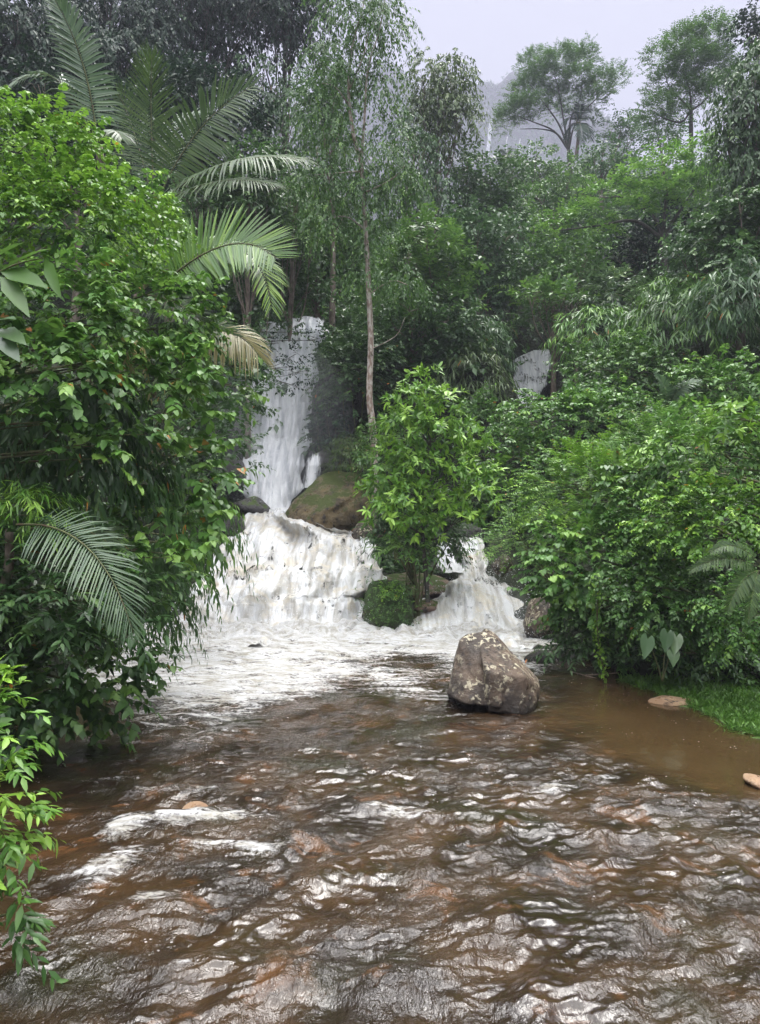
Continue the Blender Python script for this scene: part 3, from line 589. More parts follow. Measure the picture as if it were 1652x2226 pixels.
#SECTION_PLANTS
# ------------------------------------------------------------------ plants of the left bank
def sh(label, px, py, Y, hw, hh, mat, kind, sc=1., lsc=1., lai=3.0, name='shrub', cat='shrub', **kw):
    m = int(lai * math.pi * hw * hh * (Y / F) ** 2 * 1.8 / la(kind, sc, lsc))
    return shrub(name, label, cat, px, py, Y, hw, hh, mat, kind, max(m, 14), sc, lsc, **kw)
sh('bright green creeper mound on the crest of the left bank, below the tall silvery frond', 30, 310, 15.5, 170, 115, 'bright', 'vine', .74, young=.6, old=.003, name='creeper')
sh('glossy bright creeper sheet covering the upper slope of the left bank', 120, 465, 14.5, 185, 125, 'bright', 'vine', .72, young=.45, name='creeper')
sh('darker small leaved creeper falling from the crest towards the arching palm fronds', 285, 500, 18.5, 90, 120, 'fresh', 'vine', .8, young=.25, name='creeper')
sh('tangled mid green creeper in the middle of the left bank, under the broad leaf plant', 100, 680, 13.6, 190, 130, 'fresh', 'vine', .85, young=.3, old=.006, name='creeper')
sh('yellowish green bush beside the bright arching palm', 310, 690, 16.0, 140, 110, 'fresh', 'vine', .95, young=.35, old=.01)
sh('bush with pale round leaves in layered rows at mid height of the left bank', 80, 800, 12.6, 150, 90, 'fresh', 'heart', .72, young=.25, old=.01)
sh('deep shaded bush of long hanging leaves in the hollow of the left bank', 130, 1000, 14.6, 170, 190, 'dark', 'hang', .8, young=.06)
sh('bush with broad pale green leaves on arching twigs above the hollow', 320, 850, 14.8, 130, 95, 'fresh', 'heart', .8, young=.3, old=.012, lai=2.4)
sh('light green large leaved bush leaning out over the rapids with a few orange leaves', 380, 1040, 16.0, 100, 90, 'fresh', 'heart', .85, young=.4, old=.03, lai=2.6)
sh('large leaved bush below the orange leaved one, hanging down the left bank', 330, 1160, 15.6, 110, 90, 'fresh', 'heart', .85, young=.4, old=.01, lai=2.6)
sh('arching spray of pale heart leaves at the far left, above the yellow green tuft', 50, 910, 12.4, 75, 45, 'fresh', 'heart', .65, young=.25, lai=1.8)
sh('spray of broad pale leaves hanging beside the tip of the wet silvery frond', 340, 1240, 13.6, 70, 60, 'fresh', 'heart', .7, young=.4, old=.01, lai=2.)
sh('spray of broad green leaves right of the shaded hollow', 260, 950, 13.4, 70, 45, 'mid', 'heart', .7, young=.3, lai=1.8)
sh('dry brown vine tangle caught in the left bank bushes', 275, 775, 15.0, 45, 36, 'palm_dry', 'hang', .5, young=.1, lai=1.4, name='dry_vine', cat='vine')
sh('small clump of bright round leaves in front of the shaded hollow', 180, 990, 12.8, 80, 45, 'fresh', 'heart', .65, young=.2, lai=1.6)
sh('pale green creeper curtain between the yellowish palm frond and the waterfall', 440, 800, 19, 70, 100, 'mid', 'heart', .8, young=.3, lai=2.2, name='creeper')
sh('dark large leaved bush filling the lower left bank under the wet silvery frond', 90, 1330, 12.6, 190, 170, 'dark', 'lance', .9, young=.12)
sh('curtain of hanging heart leaves touching the brown water on the left', 140, 1470, 13.8, 150, 115, 'mid', 'heart', .72, lai=4., young=.25, old=.004, name='creeper', low=-.95)
sh('dark leafy skirt of the left bank resting on the water behind the near bright shrub', 30, 1530, 12.6, 90, 90, 'dark', 'heart', .65, young=.15, low=-.95, root=A(-7.4, 13, .5))
sh('dark drooping shrub overhanging the white pool from the left bank', 325, 1275, 18.6, 85, 85, 'dark', 'hang', .6, young=.15, low=-.95)
sh('narrow leaved weeping shrub at the left edge of the upper rapids', 435, 1150, 23.5, 55, 90, 'mid', 'hang', .9, young=.2, low=-.95)
sh('dark shrub on the rocks left of the lower waterfall tier', 470, 980, 27, 60, 130, 'dark', 'tree', .8, young=.12)
sh('dark leafy shrub left of the waterfall under the fan of dry frond', 500, 830, 33, 60, 120, 'dark', 'tree', .9, young=.1)
sh('bright large leaved shrub close to the camera at the left edge, lower clump', -36, 1770, 7.2, 40, 210, 'bright', 'lance', .55, 1.1, young=.35, lai=5., stems=6, root=A(-4.6, 7.6, .3))
sh('bright shrub close to the camera at the left edge, topmost shoots', -25, 1555, 7.6, 45, 80, 'bright', 'lance', .55, 1.1, young=.45, root=A(-4.8, 8, .8))
sh('dark glossy leaves of a low shrub hanging over the foreground water on the left', -8, 2010, 7.2, 38, 60, 'mid', 'lance', .6, 1.2, young=.1, root=A(-4.4, 7.4, .3), lai=2.)
sh('yellow green tuft at the foot of the wet silvery palm frond', 50, 1110, 12.6, 85, 40, 'bright', 'bamboo', .6, young=.4)

def broad(label, root, leaves, mat='palm_wet', width=.34, name='broad_leaf_plant', cat='plant', kind='ovate'):
    t = thing(name, label, cat, root)
    for (b, tip, nr) in leaves:
        b = np.array(b); tip = np.array(tip); a = Acc(); d = tip - b; ln = np.linalg.norm(d)
        emit(a, kind, b[None], d[None] + A(0, 0, .12) * ln, A(*nr)[None], ln, width, .15, A([rng.uniform(.1, .9), rng.uniform(0, .4), 0, 1]))
        o = a.build('leaf', LM[mat], t); s = Acc(); r_ = np.array(root); tube(s, [r_, (r_ + b) / 2 + A(0, 0, .05), b], [.02, .015, .008], 5); s.build('leaf_stalk', STEM, o)
    return t
broad('large dark glossy broad leaves spreading from the left edge of the bank', P(-20, 600, 13.2), [(P(0, 590, 12.8), P(118, 530, 12.4), (0, -.5, 1)), (P(0, 590, 12.8), P(100, 620, 12.2), (.2, -1, .5)), (P(0, 600, 12.8), P(60, 680, 12.3), (.3, -1, .3)), (P(95, 560, 12.6), P(130, 640, 12.2), (-.4, -1, .2)), (P(-10, 560, 12.8), P(60, 520, 12.4), (0, -.4, 1))], 'mid', .26, kind='lance')
broad('pale silvery broad leaves at the left edge above the shaded hollow', P(-30, 700, 12.2), [(P(-5, 715, 12), P(55, 745, 11.6), (0, -.8, .7)), (P(-5, 730, 12), P(40, 780, 11.6), (.2, -1, .4)), (P(-15, 700, 12), P(35, 690, 11.6), (0, -.5, 1))], 'palm_wet', .36, kind='lance')
broad('elephant ear plant with pale veined arrow leaves above the right grass', P(1440, 1480, 18.2), [(P(1408, 1388, 17.9), P(1402, 1428, 17.7), (.1, -1, .25)), (P(1450, 1376, 18), P(1446, 1414, 17.8), (0, -1, .2)), (P(1470, 1384, 18), P(1466, 1420, 17.8), (-.2, -1, .2)), (P(1462, 1412, 17.9), P(1464, 1446, 17.6), (.1, -1, .4))], 'palm_wet', .8, kind='arrow')
# ------------------------------------------------------------------ palms
palm('dark feather palm behind the crest of the left bank, fronds spread like a hand', P(345, 440, 25), P(370, 700, 26), [
    dict(pts=(P(335, 430, 25), P(325, 250, 25.5), P(330, 118, 24.2)), ll=1.35, mat='palm_dark', n=52, nref=(0, -1, .25), ang=(70, 18), hang=.12, wid=.042),
    dict(pts=(P(345, 430, 25), P(420, 255, 24.5), P(550, 186, 23.5)), ll=1.75, mat='palm_dark', n=54, nref=(.25, -.9, .45), ang=(80, 30), hang=.30, wid=.05),
    dict(pts=(P(350, 440, 25), P(470, 320, 23.5), P(655, 345, 22.0)), ll=1.5, mat='palm_dark', n=50, nref=(0, -.6, .9), ang=(75, 25), hang=.45, wid=.05),
    dict(pts=(P(350, 445, 25), P(460, 370, 23.2), P(595, 400, 21.5)), ll=1.25, mat='palm_dark', n=46, nref=(0, -.6, .9), ang=(70, 20), hang=.4, wid=.05),
    dict(pts=(P(330, 430, 25.2), P(290, 260, 26), P(255, 200, 25.5)), ll=1.1, mat='palm_dark', n=44, nref=(.1, -1, .3), hang=.2, wid=.042),
    dict(pts=(P(335, 425, 25.2), P(370, 250, 27), P(440, 245, 26.5)), ll=1.2, mat='palm_wet', n=46, nref=(-.3, -.7, .8), hang=.35, wid=.042),
], .16)
palm('tall silvery feather palm standing at the top left above the bright creeper', P(215, 320, 19), P(225, 560, 19.5), [
    dict(pts=(P(212, 320, 19), P(196, 120, 19), P(112, -12, 18)), ll=.95, mat='palm_wet', n=54, nref=(.75, -.75, .3), ang=(75, 30), hang=.25, wid=.075),
    dict(pts=(P(205, 320, 19), P(140, 110, 19), P(34, 176, 18)), ll=.75, mat='palm_wet', n=40, nref=(-.3, -.6, .9), ang=(60, 25), hang=.5, wid=.07),
    dict(pts=(P(215, 320, 19), P(245, 260, 18.4), P(265, 300, 18)), ll=.6, mat='palm_dark', n=30, nref=(.3, -.6, .9), hang=.5),
], .12)
palm('bright green feather palm arching out from the left bank above the waterfall', P(300, 640, 18), P(250, 760, 18.5), [
    dict(pts=(P(330, 640, 17.6), P(500, 470, 17.2), P(600, 560, 16.6)), ll=1.25, mat='palm', n=52, nref=(.15, -.95, .5), ang=(78, 45), hang=.05, wid=.06, young=.35, lift=.1),
    dict(pts=(P(320, 650, 17.8), P(560, 430, 17.6), P(590, 668, 16.4)), ll=.85, mat='palm', n=54, nref=(.5, -.8, .5), ang=(72, 30), hang=.35, wid=.075, young=.9),
    dict(pts=(P(310, 640, 18), P(330, 520, 18.2), P(370, 450, 17.8)), ll=.9, mat='palm', n=40, nref=(.3, -1, .3), hang=.2, young=.3, wid=.06),
    dict(pts=(P(300, 640, 18), P(380, 640, 17.2), P(440, 700, 16.8)), ll=.8, mat='palm_dark', n=40, nref=(0, -.8, .7), hang=.4, wid=.05),
    dict(pts=(P(310, 630, 18.2), P(470, 440, 19.2), P(608, 600, 18.8)), ll=.9, mat='palm', n=44, nref=(.3, -.6, .8), hang=.5, wid=.05),
], .11)
palm('half dry feather palm low on the left bank beside the top of the waterfall', P(360, 740, 19), P(330, 860, 19.5), [
    dict(pts=(P(390, 745, 18.8), P(500, 680, 18.4), P(560, 770, 18.0)), ll=.95, mat='palm_dry', n=44, nref=(.1, -.7, .8), ang=(75, 25), hang=.55, wid=.065),
    dict(pts=(P(350, 760, 18.8), P(400, 770, 18.4), P(432, 880, 18.0)), ll=.7, mat='palm', n=40, nref=(.4, -.9, .3), hang=.2, wid=.045),
    dict(pts=(P(380, 740, 18.8), P(450, 700, 18.5), P(500, 730, 18.2)), ll=.8, mat='palm_dark', n=36, nref=(0, -.8, .7), hang=.35, wid=.05),
], .09)
palm('low feather palm with one big wet silvery frond over the left bank, nearest the water', P(20, 1150, 12.6), P(-10, 1330, 12.8), [
    dict(pts=(P(36, 1140, 12.3), P(215, 1120, 11.4), P(290, 1375, 10.9)), ll=.72, mat='palm_wet', n=46, nref=(.25, -.85, .65), ang=(72, 22), hang=.3, wid=.042, rr=.022),
    dict(pts=(P(60, 1150, 12.8), P(180, 1130, 13.0), P(235, 1180, 13.0)), ll=.7, mat='palm_dark', n=40, nref=(0, -.7, .8), hang=.4, wid=.05),
], .08)
palm('small palm with a crown of drooping fronds beside the umbrella tree on the hill', P(1258, 268, 106), P(1252, 345, 106), [
    dict(pts=(P(1258, 270, 106), P(1258 + dx * .6, 240 + dy, 106 + dd), P(1258 + dx, 268 + dy * 2, 106 + dd)), ll=1.4, mat='shade', n=20, nref=(0, -.5, 1), hang=.5, wid=.14, rr=.06)
    for dx, dy, dd in ((30, 0, 0), (-30, 0, 0), (22, -14, 2), (-22, -14, -2), (26, 16, -1), (-26, 16, 1), (5, -20, -2), (8, 20, -3))], .24)
palm('tiny dark palm on the skyline between the draped tree and the umbrella tree', P(1098, 340, 100), P(1096, 372, 100), [
    dict(pts=(P(1098, 342, 100), P(1098 + dx * .6, 328 + dy, 100 + dd), P(1098 + dx, 338 + dy * 2, 100 + dd)), ll=1., mat='shade', n=14, nref=(0, -.5, 1), hang=.5, wid=.16, rr=.05)
    for dx, dy, dd in ((16, 0, 0), (-16, 0, 0), (12, -7, 1), (-12, -7, -1), (10, 9, -1), (-10, 9, 1))], .3)

# ------------------------------------------------------------------ the middle
# slender tree with mottled trunk
base = P(815, 1015, 38); base[2] = 3.0
tp = [base, P(812, 960, 38), P(803, 860, 38), P(806, 740, 38), P(800, 600, 38), P(792, 450, 38), P(785, 350, 38)]
t = thing('slender_tree', 'tall slender tree with pale mottled trunk standing right of the main waterfall', 'tree', base)
s = Acc(); tube(s, tp, [.24, .19, .165, .155, .135, .11, .095], 10, 6)
fk = P(785, 352, 38)
for q, r0 in (([fk, P(768, 290, 38), P(758, 200, 38.2), P(766, 100, 38.5), P(790, 10, 38.8), P(800, -80, 39)], .12), ([fk, P(792, 260, 37.8), P(800, 150, 37.5), P(826, 60, 37.3), P(840, -30, 37)], .08),
              ([P(760, 230, 38.1), P(730, 190, 37.5), P(700, 180, 37)], .05), ([P(786, 372, 38), P(730, 376, 37.5), P(684, 380, 37)], .05), ([P(757, 200, 38), P(790, 120, 37.5), P(800, 70, 37)], .05),
              ([P(790, 420, 38), P(850, 390, 37.4), P(880, 360, 37)], .05), ([P(796, 500, 38), P(750, 470, 38.5), P(700, 480, 39)], .05), ([P(802, 640, 38), P(850, 610, 37.5), P(890, 620, 37)], .04), ([P(804, 760, 38), P(860, 730, 37.5), P(880, 690, 37)], .03)):
    tube(s, q, np.linspace(r0, .015, len(q)), 7, 4)
s.build('trunk', BARKPALE, t); a = Acc()
for px, py, hw, hh, k in ((770, 40, 80, 70, 150), (830, 60, 50, 60, 90), (720, 150, 60, 70, 130), (820, 190, 45, 70, 90), (700, 250, 50, 60, 80), (740, 330, 60, 50, 80), (805, 430, 36, 60, 60), (790, 600, 40, 50, 40), (840, 330, 50, 70, 90), (690, 390, 55, 45, 80), (870, 400, 45, 60, 80), (700, 490, 50, 50, 60), (880, 620, 40, 40, 50), (760, 440, 40, 60, 50), (820, 520, 40, 60, 50), (770, -60, 90, 60, 120)):
    c, r = C(px, py, 38, hw, hh); b, d = blob_tips(c, r, int(k * 1.9), px * .1 + py * .07, lump=.4, inner=.15); sprays(a, 'weep', b, d + UP * .1 + rng.normal(size=d.shape) * .4, .55, 1., .12)
a.build('crown', LM['mid'], t)

base = P(930, 1215, 29.6); base[2] = 1.0
cl = [C(px, py, 29 + dy, hw, hh, .7) for px, py, dy, hw, hh in ((918, 838, .4, 26, 22), (900, 870, .2, 40, 24), (960, 895, .2, 38, 26), (880, 930, -.2, 44, 28), (945, 950, -.6, 46, 26), (1005, 945, .3, 30, 22), (865, 990, .3, 40, 26), (920, 1020, -.7, 48, 28), (1000, 1030, -.2, 44, 26), (845, 1050, -.2, 34, 26), (880, 1090, -.8, 48, 30), (960, 1100, -.2, 34, 26), (1035, 1085, -.8, 42, 24), (1000, 1125, -.6, 50, 18), (850, 1120, -.7, 44, 26), (905, 1150, -.4, 38, 22), (1040, 990, .8, 34, 20), (820, 1075, .3, 30, 22), (1055, 1050, .4, 30, 20))]
t = tree('bright_leaved_tree', 'bright green young tree with long leaves in whorls above the square mossy boulder', [base, P(915, 1080, 29.4), P(935, 960, 29.2), P(918, 850, 29.4)], .09, cl, 'bright', 'whorl', 9, 1.0, 1.0, young=.45, bark=BARKDARK, up=.6, limb=.5)
sh('dark undergrowth shrub beneath the bright young tree with whorled leaves', 905, 1150, 31.2, 95, 95, 'dark', 'lance', 1., young=.2)
sh('low bright tuft of long leaves covering the foot of the bright young tree', 895, 1192, 29.4, 60, 28, 'fresh', 'lance', 1., young=.4)
sh('dark leaves hanging over the left shoulder of the waterfall lip', 575, 715, 43, 50, 26, 'dark', 'tree', .8, young=.1)
sh('ferny yellowish tuft growing on top of the big mossy boulder', 768, 1005, 38.4, 45, 42, 'olive', 'bamboo', .5, young=.3, lai=1.2, low=-.3)
sh('thin twiggy plant beside the mottled trunk above the mossy boulder', 760, 970, 39.5, 40, 24, 'olive', 'bamboo', .5, lai=1.)
sh('green shrub at the foot of the mottled trunk', 850, 985, 35, 60, 70, 'mid', 'lance', .9, young=.3)
sh('low plant on the square mossy boulder', 850, 1288, 29.3, 18, 16, 'bright', 'lance', .5, young=.5, stems=2)
sh('dark leafy bank of creeper to the right of the main waterfall', 775, 815, 41.8, 80, 130, 'dark', 'vine', 1.2, 1.0, young=.15, name='creeper')
sh('shaded creeper over the rock between waterfall and mottled trunk', 722, 930, 41.4, 40, 55, 'shade', 'vine', 1.1, young=.1, name='creeper', lai=1.6)
tree('overhanging_tree', 'dark thinly leaved branches hanging across the top of the main waterfall', [P(500, 800, 36), P(540, 745, 36), P(600, 730, 36)], .12, [C(px, py, 36, hw, hh, .6) for px, py, hw, hh in ((600, 745, 30, 20), (640, 775, 38, 24), (610, 800, 34, 22), (660, 810, 32, 22), (630, 840, 26, 14), (580, 780, 26, 26), (690, 740, 22, 20))], 'shade', 'tree', 1.1, .62, .85, young=.08, bark=BARKDARK)
gtree('leafy_tree', 'dense dark tree directly above the lip of the main waterfall', 610, 600, 47, 95, 100, 'dark', 'tree', 7, 10, 1.1, young=.15)
gtree('leafy_tree', 'mid green tree between the dark feather palm and the mottled trunk', 690, 560, 52, 110, 150, 'mid', 'tree', 6, 14, 1.25, young=.12)
gtree('leafy_tree', 'pale leaved tree behind the fork of the mottled trunk, below the sky gap', 690, 380, 55, 110, 120, 'bluish', 'weep', 4, 12, 1.0, young=.2)
gtree('leafy_tree', 'round tree with yellow green tips right of the mottled trunk', 940, 610, 47, 100, 120, 'mid', 'treew', 7, 13, 1.15, young=.3)
gtree('leafy_tree', 'small dark tree under the round yellow tipped tree', 900, 740, 45, 110, 90, 'dark', 'tree', 7, 11, 1.15, young=.15)
gtree('draped_tree', 'ragged tree draped in creepers with a flat slanting top against the sky', 955, 250, 60, 75, 130, 'olive', 'weep', 5, 16, 1.05, young=.1, cr=.36)
gtree('leafy_tree', 'narrow dark tree left of the slanting draped tree', 900, 400, 57, 65, 130, 'bluish', 'weep', 5, 10, 1.1, young=.1)
gtree('leafy_tree', 'dark rounded tree right of the draped tree, below the distant cliff fall', 1050, 440, 62, 85, 110, 'dark', 'tree', 6, 13, 1.25, young=.08)
gtree('leafy_tree', 'broad dark tree in the centre below the rounded one', 1050, 590, 56, 115, 120, 'bluish', 'tree', 6, 14, 1.25, young=.1)
sh('bamboo thicket with drooping fans of narrow leaves in the centre', 990, 740, 47, 95, 85, 'bluish', 'bamboo', 1.6, 1.0, young=.08, name='bamboo_clump', cat='bamboo')
sh('olive bamboo thicket just left of the small right waterfall', 1020, 830, 44, 65, 60, 'olive', 'bamboo', 1.5, 1.0, young=.12, name='bamboo_clump', cat='bamboo')
sh('dull shrub below the bamboo, behind the bright young tree', 1050, 920, 38, 65, 50, 'mid', 'tree', .8, young=.15)

# ------------------------------------------------------------------ tall dark trees at the top left
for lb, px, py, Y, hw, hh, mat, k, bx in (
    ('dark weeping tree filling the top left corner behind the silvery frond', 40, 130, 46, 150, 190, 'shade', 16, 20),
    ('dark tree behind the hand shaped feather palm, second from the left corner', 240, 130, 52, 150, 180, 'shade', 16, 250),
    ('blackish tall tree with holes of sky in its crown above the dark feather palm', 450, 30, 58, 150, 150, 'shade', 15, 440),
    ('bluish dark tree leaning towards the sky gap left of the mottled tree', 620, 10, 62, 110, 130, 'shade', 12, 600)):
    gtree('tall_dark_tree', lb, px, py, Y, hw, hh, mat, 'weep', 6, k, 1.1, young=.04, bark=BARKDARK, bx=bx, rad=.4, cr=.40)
gtree('leafy_tree', 'slim bluish green tree just left of the mottled trunk fork', 720, 230, 50, 60, 110, 'bluish', 'tree', 5, 10, .9, young=.15)
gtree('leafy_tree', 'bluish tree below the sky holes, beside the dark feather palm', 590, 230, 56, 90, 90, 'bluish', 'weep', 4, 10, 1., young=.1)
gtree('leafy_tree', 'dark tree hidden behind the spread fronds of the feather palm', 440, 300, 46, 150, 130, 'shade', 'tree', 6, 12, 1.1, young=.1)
gtree('leafy_tree', 'dim tree behind the tips of the lower palm fronds', 540, 440, 42, 110, 110, 'dark', 'tree', 6, 11, 1., young=.1)
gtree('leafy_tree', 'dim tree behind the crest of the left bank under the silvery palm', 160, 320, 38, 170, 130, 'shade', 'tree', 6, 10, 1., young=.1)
gtree('leafy_tree', 'small green tree right of the palm tips with pale drooping leaves', 640, 470, 44, 70, 70, 'mid', 'weep', 4.5, 9, .8, young=.25)

# ------------------------------------------------------------------ trees of the right hillside
base = P(1240, 350, 110); base[2] -= 3
def branchy(name, label, base, fork, ends, r0, clumps, mat, kind, dens, sc, bark, young=.08, lsc=1.):
    t = thing(name, label, 'tree', base); s = Acc(); tube(s, [base, (base + fork) / 2, fork], [r0, r0 * .85, r0 * .75], 8)
    for e_ in ends: tube(s, [fork] + e_, np.linspace(r0 * .5, r0 * .1, len(e_) + 1), 6, 4)
    s.build('trunk', bark, t); a = Acc()
    for c, r in clumps:
        m = max(10, int(dens * LAI * math.pi * r[0] * r[2] * 1.8 / la(kind, sc, lsc))); b, d = blob_tips(c, r, m, c[0] * .3 + c[2] * .2, low=-.3, lump=.35, inner=.3)
        sprays(a, kind, b, d * A(1, 1, .5) + UP * .3 + rng.normal(size=d.shape) * .3, sc, lsc, young)
    a.build('crown', LM[mat], t); return t
Y = 110
branchy('umbrella_tree', 'flat topped umbrella tree with fanning bare branches alone on the misty hill', base, P(1236, 326, Y),
    [[P(1205, 285, Y), P(1160, 265, Y), P(1120, 250, Y)], [P(1215, 270, Y), P(1180, 220, Y), P(1150, 180, Y)], [P(1225, 260, Y), P(1215, 200, Y), P(1200, 140, Y)], [P(1240, 260, Y), P(1262, 210, Y), P(1265, 150, Y)], [P(1250, 270, Y), P(1290, 220, Y), P(1330, 185, Y)], [P(1210, 290, Y + 2), P(1175, 280, Y + 2), P(1130, 280, Y + 2)]], .34,
    [C(px, py, Y + dy, hw * .95, hh * .75, 3.) for px, py, dy, hw, hh in ((1120, 245, 0, 34, 18), (1100, 265, 1, 22, 12), (1150, 200, 1, 40, 20), (1180, 170, 0, 44, 18), (1165, 140, 2, 36, 16), (1215, 135, -1, 44, 18), (1262, 135, 1, 36, 16), (1255, 175, -2, 38, 16), (1300, 190, 0, 34, 16), (1335, 178, 1, 24, 12), (1290, 220, -1, 30, 14), (1225, 210, 2, 34, 14), (1145, 235, -1, 34, 14), (1205, 240, 2, 26, 10), (1265, 120, 0, 16, 10), (1315, 165, 0, 20, 9))], 'mid', 'flat', 15, .7, BARKDARK)
Y = 82; base = P(1503, 312, Y); base[2] -= 3
branchy('hill_tree', 'crooked hillside tree with layered crown standing out against the white sky on the right', base, P(1502, 240, Y),
    [[P(1500, 200, Y), P(1490, 150, Y), P(1520, 90, Y)], [P(1480, 215, Y), P(1455, 190, Y), P(1440, 140, Y)], [P(1530, 220, Y), P(1555, 190, Y)], [P(1480, 265, Y), P(1440, 255, Y), P(1420, 240, Y)]], .28,
    [C(px, py, Y + dy, hw, hh, 2.5) for px, py, dy, hw, hh in ((1530, 85, 0, 46, 22), (1480, 100, 1, 40, 20), (1435, 125, 0, 28, 14), (1500, 140, -1, 46, 22), (1460, 180, 1, 40, 20), (1550, 150, 1, 40, 30), (1430, 240, 0, 36, 20), (1480, 210, 1, 34, 18), (1530, 200, -1, 30, 16), (1570, 190, 1, 36, 22), (1450, 262, 0, 30, 14), (1560, 80, 2, 22, 14))], 'mid', 'flat', 12, .7, BARKDARK)
Y = 54; base = P(1450, 620, Y); base[2] = ground(base[0], Y) - .3
branchy('spreading_tree', 'spreading tree with bright yellow green leaf tips and bare trunk on the right slope', base, P(1440, 520, Y),
    [[P(1380, 480, Y), P(1300, 490, Y - 1), P(1220, 500, Y - 1)], [P(1420, 470, Y), P(1360, 430, Y), P(1310, 430, Y)], [P(1445, 460, Y), P(1450, 400, Y), P(1440, 370, Y)], [P(1470, 470, Y), P(1510, 410, Y), P(1540, 360, Y)], [P(1470, 490, Y), P(1520, 470, Y)]], .32,
    [C(px, py, Y + dy, hw, hh, 1.6) for px, py, dy, hw, hh in ((1225, 485, -1, 50, 24), (1200, 510, -1, 34, 14), (1285, 470, 0, 46, 24), (1330, 425, 0, 50, 26), (1385, 390, 0, 50, 28), (1440, 355, 0, 48, 26), (1500, 350, 1, 50, 28), (1540, 330, 0, 32, 20), (1420, 430, -1, 50, 26), (1370, 465, -1, 44, 22), (1480, 410, -1, 48, 28), (1530, 400, 0, 44, 30), (1510, 460, -1, 40, 24), (1290, 520, 0, 40, 16))], 'fresh', 'treew', 6, .95, BARKDARK, young=.5)
gtree('leafy_tree', 'tall dark tree closing the right edge of the picture below the sky', 1640, 300, 42, 75, 220, 'dark', 'weep', 6, 18, .95, young=.1, rad=.3, cr=.36)
gtree('leafy_tree', 'black green tree crown in the top right corner', 1660, 90, 56, 55, 80, 'shade', 'tree', 7, 9, 1.1, young=.05)
gtree('leafy_tree', 'dark creeper hung tree on the right edge under the tall one', 1610, 520, 38, 85, 110, 'dark', 'vine', 9, 12, 1.6, young=.12)
for lb, px, py, Y, hw, hh, mat, kd, k, yg in (
    ('pale hazy tree at the foot of the umbrella tree, left side', 1160, 385, 92, 75, 40, 'mid', 'tree', 10, .12),
    ('hazy round tree on the hill under the small palm', 1270, 390, 96, 75, 45, 'mid', 'tree', 10, .15),
    ('grey green tree on the misty skyline between umbrella tree and crooked tree', 1350, 300, 108, 60, 34, 'bluish', 'flat', 9, .05),
    ('second grey green skyline tree, nearer the crooked tree', 1430, 310, 100, 60, 34, 'bluish', 'flat', 9, .05),
    ('soft round tree in the middle of the hazy slope', 1200, 440, 80, 85, 45, 'mid', 'tree', 11, .15),
    ('feathery tree above the bright tipped branch of the spreading tree', 1310, 370, 84, 60, 45, 'bluish', 'tree', 9, .1),
    ('small tree wedged between the rounded dark tree and the hazy slope', 1130, 500, 72, 60, 55, 'mid', 'tree', 9, .15)):
    gtree('hill_tree', lb, px, py, Y, hw, hh, mat, kd, 6, k, 1.4, young=yg, rad=.3)
gtree('leafy_tree', 'dark tree in the shade under the spreading yellow green tree', 1390, 560, 58, 100, 75, 'shade', 'tree', 6, 11, 1.2, young=.1)
gtree('leafy_tree', 'mid green tree below the left branch of the spreading tree', 1230, 600, 52, 105, 75, 'mid', 'tree', 6, 12, 1.15, young=.15)
gtree('leafy_tree', 'loose green tree left of the white leaved shrub, right slope', 1200, 655, 48, 75, 45, 'mid', 'treew', 6, 10, 1., young=.2)
gtree('leafy_tree', 'dim tree right of the bare trunk of the spreading tree', 1530, 560, 46, 80, 75, 'bluish', 'tree', 6, 10, 1.1, young=.12)
sh('pale shrub with long whitish upright leaves on the right slope', 1350, 650, 44, 65, 60, 'palm_wet', 'lance', 1.5, 1.1, young=.3, lai=2.4)
sh('bamboo like thicket of drooping narrow leaves on the right slope', 1530, 690, 38, 140, 75, 'mid', 'bamboo', 1.4, 1.1, young=.15, name='bamboo_clump', cat='bamboo')
sh('narrow leaved thicket below the whitish shrub, above the right waterfall', 1320, 725, 42, 90, 50, 'fresh', 'bamboo', 1.3, 1.1, young=.25, name='bamboo_clump', cat='bamboo')
sh('thicket of narrow leaves under the right edge trees', 1620, 640, 34, 80, 75, 'bluish', 'bamboo', 1.2, 1.1, young=.1, name='bamboo_clump', cat='bamboo')
sh('dark leaves hanging above the lip of the small right waterfall', 1165, 722, 61.5, 70, 34, 'dark', 'tree', 1.1, young=.1)
sh('green shrub hanging beside the lip of the small right waterfall', 1262, 800, 40, 40, 45, 'mid', 'tree', .8, young=.2)

# ------------------------------------------------------------------ shrubs of the right bank
sh('broad mound of small leaved creeper below the small right waterfall', 1265, 915, 32, 160, 85, 'fresh', 'vine', 1.15, young=.2, name='creeper')
sh('shaded creeper slope between the bright young tree and the fern leaved shrub', 1140, 1030, 30.5, 85, 100, 'mid', 'vine', 1.15, young=.12, name='creeper')
sh('creeper hump rising behind the broad mound, right slope', 1390, 810, 36, 130, 70, 'mid', 'vine', 1.2, young=.2, name='creeper')
sh('bright bushy shrub at the right edge below the bamboo like thicket', 1580, 850, 30, 110, 75, 'fresh', 'vine', 1.1, young=.2)
sh('dark shrub in the gap between two creeper mounds', 1480, 900, 30, 70, 60, 'dark', 'pinna', 1.0, young=.15)
sh('light green shrub above the fern leaved one, small round leaves', 1440, 985, 25, 120, 80, 'fresh', 'pinna', .9, young=.35)
sh('feathery fern leaved bright shrub spilling down to the right rapids', 1285, 1085, 23, 125, 95, 'bright', 'pinna', .9, young=.35)
sh('feathery shrub tip reaching over the right rapids', 1130, 1180, 24.5, 60, 50, 'fresh', 'pinna', .8, young=.3, root=A(6.3, 26, 1.5))
sh('large vine covered shrub with pointed leaves overhanging the pool on the right', 1315, 1230, 21, 150, 115, 'fresh', 'heart', .72, young=.25, old=.002, low=-.85)
